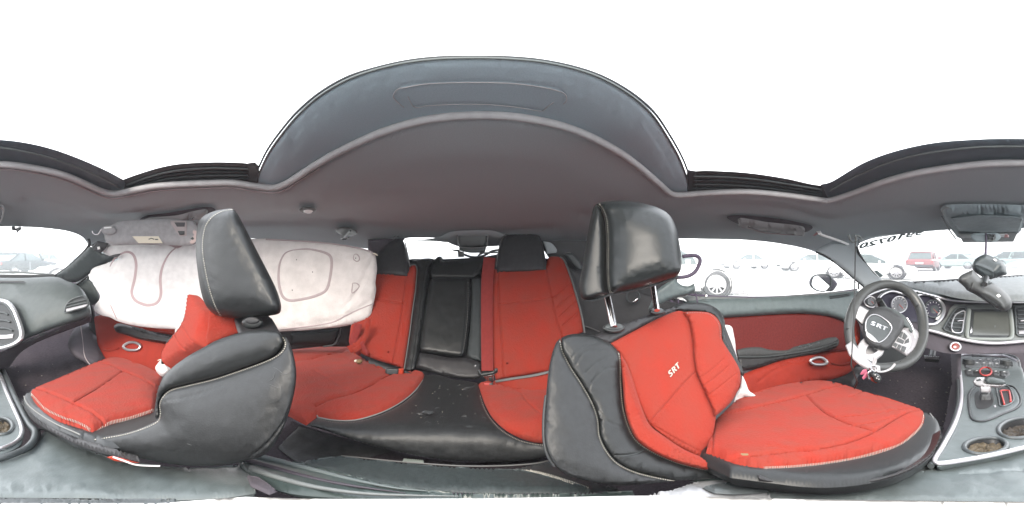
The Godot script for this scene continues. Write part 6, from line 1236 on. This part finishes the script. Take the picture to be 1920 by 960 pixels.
func car(called: String, label: String, group: String, px: float, py: float, d: float, yaw: float, w: float, h: float, l: float, paint: Material, kind: int) -> void:
	# its tail looks along +z before it is turned; px, py is where its middle meets the ground
	var c := Node3D.new(); c.name = numbered(called); add_child(c); tag(c, label, "car", group)
	var p := at(Vector2(px, py), fl(d)); p.y = 0.0
	c.position = p; c.rotation.y = yaw
	var s := h * (0.62 if kind != 1 else 0.58); var hl := l * 0.5
	var tail: float = [0.92, 1.0, 0.98][kind]
	put("body", loft([station(hl, w * 0.8, 0.42, s * 0.86, 0.08), station(hl * 0.97, w * 0.94, 0.28, s * tail, 0.12), station(hl * 0.6, w, 0.2, s, 0.14), station(0, w, 0.2, s, 0.14), station(-hl * 0.5, w, 0.2, s * 0.96, 0.14), station(-hl * 0.93, w * 0.92, 0.22, s * 0.8, 0.12), station(-hl, w * 0.75, 0.34, s * 0.66, 0.08)]), paint, c)
	var back: float = [0.72, 0.96, 0.92][kind]; var top: float = [0.34, 0.86, 0.66][kind]
	put("window_band", loft([station(hl * back, w * 0.78, s - 0.05, s + 0.02, 0.03), station(hl * top, w * 0.72, s - 0.05, h - 0.06, 0.05), station(-hl * 0.12, w * 0.74, s - 0.05, h - 0.06, 0.05), station(-hl * 0.48, w * 0.8, s - 0.05, s + 0.02, 0.03)]), M.car_glass, c)
	put("roof", loft([station(hl * (top + 0.04), w * 0.66, h - 0.10, h - 0.03, 0.03), station(hl * top * 0.5, w * 0.70, h - 0.09, h, 0.04), station(-hl * 0.12, w * 0.70, h - 0.09, h - 0.02, 0.04), station(-hl * 0.17, w * 0.66, h - 0.12, h - 0.06, 0.03)]), paint, c)
	for sx in [-1.0, 1.0]:
		for zz in [0.16, -0.34, back - 0.06]: put("roof_post", tube_mesh(PackedVector3Array([Vector3(sx * w * 0.395, s, hl * (zz + (0.0 if zz > 0 else -0.1))), Vector3(sx * w * 0.35, h - 0.06, hl * minf(zz, top))]), 0.04, false, 6), paint, c)
		for zz in [0.6, -0.62]: wheel(c, Vector3(sx * (w * 0.5 - 0.08), 0.34 if kind != 1 else 0.38, hl * zz), 0.34 if kind != 1 else 0.38, sx)
		put("tail_lamp", box_mesh(Vector3(w * 0.24, 0.15, 0.06), 0.02), M.lamp_red, c).position = Vector3(sx * w * 0.33, s * 0.78, hl * 0.985)
		put("headlamp", box_mesh(Vector3(w * 0.22, 0.13, 0.08), 0.02), M.lamp_clear, c).position = Vector3(sx * w * 0.3, s * 0.62, -hl * 0.975)
		put("door_mirror", box_mesh(Vector3(0.2, 0.13, 0.1), 0.03), paint, c).position = Vector3(sx * (w * 0.5 + 0.06), s + 0.06, -hl * 0.3)
		put("door_line", box_mesh(Vector3(0.012, s * 0.6, 0.02)), M.paint_pale, c).position = Vector3(sx * (w * 0.5 - 0.002), s * 0.6, hl * 0.12)
	put("rear_bumper", box_mesh(Vector3(w * 0.93, 0.22, 0.14), 0.05), M.tyre if kind == 2 else paint, c).position = Vector3(0, 0.4, hl * 0.985)
	put("number_plate", box_mesh(Vector3(0.48, 0.13, 0.02)), M.white, c).position = Vector3(0, s * 0.66, hl + 0.02)
	put("grille", box_mesh(Vector3(w * 0.42, 0.14, 0.05), 0.02), M.seal, c).position = Vector3(0, 0.42, -hl * 1.0)
func wheel(c: Node3D, at_: Vector3, r: float, sx: float) -> void:
	var o := Node3D.new(); o.name = "wheel"; c.add_child(o, true); o.position = at_; o.rotation.z = PI / 2
	var t := TorusMesh.new(); t.inner_radius = r * 0.66; t.outer_radius = r; t.rings = 32; t.ring_segments = 10
	var ty := put("tyre", t, M.tyre, o); ty.scale = Vector3(1, 1.5, 1)
	var disc := CylinderMesh.new(); disc.top_radius = r * 0.68; disc.bottom_radius = r * 0.68; disc.height = 0.05; disc.radial_segments = 28
	put("brake_disc", disc, M.black, o)
	var rt := TorusMesh.new(); rt.inner_radius = r * 0.58; rt.outer_radius = r * 0.69; rt.rings = 32; rt.ring_segments = 8
	put("rim", rt, M.silver_white, o).position.y = -sx * 0.05
	for k in 10:
		var sp := put("spoke", box_mesh(Vector3(r * 0.56, 0.03, r * 0.13), 0.01), M.silver_white, o)
		var a := TAU * k / 10.0; sp.rotation.y = a; sp.position = Vector3(cos(a) * r * 0.33, -sx * 0.06, -sin(a) * r * 0.33)
	var hub := CylinderMesh.new(); hub.top_radius = r * 0.16; hub.bottom_radius = r * 0.16; hub.height = 0.05; hub.radial_segments = 16
	put("hub", hub, M.silver_white, o).position.y = -sx * 0.06
	var arch := TorusMesh.new(); arch.inner_radius = r * 1.02; arch.outer_radius = r * 1.14; arch.rings = 32; arch.ring_segments = 6
	var ar := put("wheel_arch", arch, M.tyre, o); ar.position.y = -sx * 0.02
func person() -> void:
	# one continuous skin round a skeleton of tapered capsules, meshed as surface nets
	var J := [[Vector3(0, 1.0, 0), 0.15, Vector3(0, 1.36, 0.02), 0.17], [Vector3(0, 1.36, 0.02), 0.15, Vector3(0, 1.50, 0.02), 0.06], [Vector3(0, 1.60, 0.04), 0.105, Vector3(0, 1.66, 0.03), 0.10],
		[Vector3(-0.19, 1.40, 0), 0.065, Vector3(-0.27, 1.12, 0.03), 0.05], [Vector3(-0.27, 1.12, 0.03), 0.048, Vector3(-0.22, 0.88, 0.12), 0.038], [Vector3(0.19, 1.40, 0), 0.065, Vector3(0.28, 1.14, 0.04), 0.05], [Vector3(0.28, 1.14, 0.04), 0.048, Vector3(0.16, 0.98, 0.2), 0.038],
		[Vector3(-0.09, 0.95, 0), 0.10, Vector3(-0.11, 0.5, 0.02), 0.07], [Vector3(-0.11, 0.5, 0.02), 0.068, Vector3(-0.12, 0.08, 0), 0.05], [Vector3(0.09, 0.95, 0), 0.10, Vector3(0.12, 0.5, 0.05), 0.07], [Vector3(0.12, 0.5, 0.05), 0.068, Vector3(0.14, 0.08, 0.02), 0.05],
		[Vector3(-0.12, 0.06, 0), 0.055, Vector3(-0.13, 0.04, 0.14), 0.04], [Vector3(0.14, 0.06, 0.02), 0.055, Vector3(0.16, 0.04, 0.16), 0.04]]
	var field := func(p: Vector3) -> float:
		var s := 0.0
		for b in J:
			var ab: Vector3 = b[2] - b[0]; var t := clampf((p - b[0]).dot(ab) / ab.length_squared(), 0, 1)
			s += exp(-(p.distance_to(b[0] + ab * t) - lerpf(b[1], b[3], t)) * 45.0)
		return -log(maxf(s, 1e-30)) / 45.0
	var c := 0.035; var lo := Vector3(-0.42, -0.07, -0.28); var n := Vector3i(25, 54, 19)
	var val := PackedFloat32Array(); val.resize(n.x * n.y * n.z)
	var id := func(x: int, y: int, z: int) -> int: return x + n.x * (y + n.y * z)
	for z in n.z:
		for y in n.y:
			for x in n.x: val[id.call(x, y, z)] = field.call(lo + Vector3(x, y, z) * c)
	var vert := {}; var v := PackedVector3Array(); var idx := PackedInt32Array()
	for z in n.z - 1:
		for y in n.y - 1:
			for x in n.x - 1:
				var sum := Vector3.ZERO; var cnt := 0
				for e in [[0, 0, 0, 0], [0, 1, 0, 0], [0, 0, 1, 0], [0, 1, 1, 0], [0, 0, 0, 1], [1, 0, 0, 1], [0, 0, 1, 1], [1, 0, 1, 1], [0, 0, 0, 2], [1, 0, 0, 2], [0, 1, 0, 2], [1, 1, 0, 2]]:
					var a := Vector3i.ZERO
					if e[3] == 0: a = Vector3i(0, e[1], e[2])
					elif e[3] == 1: a = Vector3i(e[0], 0, e[2])
					else: a = Vector3i(e[0], e[1], 0)
					var b := a; b[e[3]] += 1
					var f0 := val[id.call(x + a.x, y + a.y, z + a.z)]; var f1 := val[id.call(x + b.x, y + b.y, z + b.z)]
					if (f0 < 0) != (f1 < 0): sum += Vector3(a).lerp(Vector3(b), f0 / (f0 - f1)); cnt += 1
				if cnt: vert[Vector3i(x, y, z)] = v.size(); v.append(lo + (Vector3(x, y, z) + sum / cnt) * c)
	for z in range(1, n.z - 1):
		for y in range(1, n.y - 1):
			for x in range(1, n.x - 1):
				for ax in 3:
					var o := Vector3i(x, y, z); var q := o; q[ax] += 1
					var f0 := val[id.call(x, y, z)]; var f1 := val[id.call(q.x, q.y, q.z)]
					if (f0 < 0) == (f1 < 0): continue
					var u := Vector3i.ZERO; u[(ax + 1) % 3] = 1
					var w := Vector3i.ZERO; w[(ax + 2) % 3] = 1
					var k := [o - u - w, o - w, o, o - u]
					var ok := true
					for t in k: ok = ok and vert.has(t)
					if not ok: continue
					var r := [vert[k[0]], vert[k[1]], vert[k[2]], vert[k[3]]]
					if f0 < 0: r.reverse()
					idx.append_array([r[0], r[1], r[2], r[0], r[2], r[3]])
	var o := Node3D.new(); o.name = "person"; add_child(o); tag(o, "person in a yellow safety vest and dark trousers standing on the lot", "person")
	var p := at(Vector2(78, 499), fl(58.0)); p.y = 0.0
	o.position = p; o.rotation.y = 0.3
	put("body", mesh_of(v, idx), M.cloth_dark, o)
	var vest := loft([station(0.16, 0.30, 0.98, 1.42, 0.08), station(0.19, 0.40, 0.95, 1.44, 0.1), station(-0.16, 0.40, 0.95, 1.44, 0.1), station(-0.19, 0.3, 0.98, 1.42, 0.08)])
	put("vest", vest, M.vest, o)
	var hm := SphereMesh.new(); hm.radius = 0.118; hm.height = 0.2; hm.radial_segments = 16; hm.rings = 8
	put("hard_hat", hm, M.vest, o).position = Vector3(0, 1.68, 0.03)
	var fc := SphereMesh.new(); fc.radius = 0.09; fc.height = 0.17; fc.radial_segments = 14; fc.rings = 8
	put("face", fc, M.skin, o).position = Vector3(0, 1.59, 0.06)
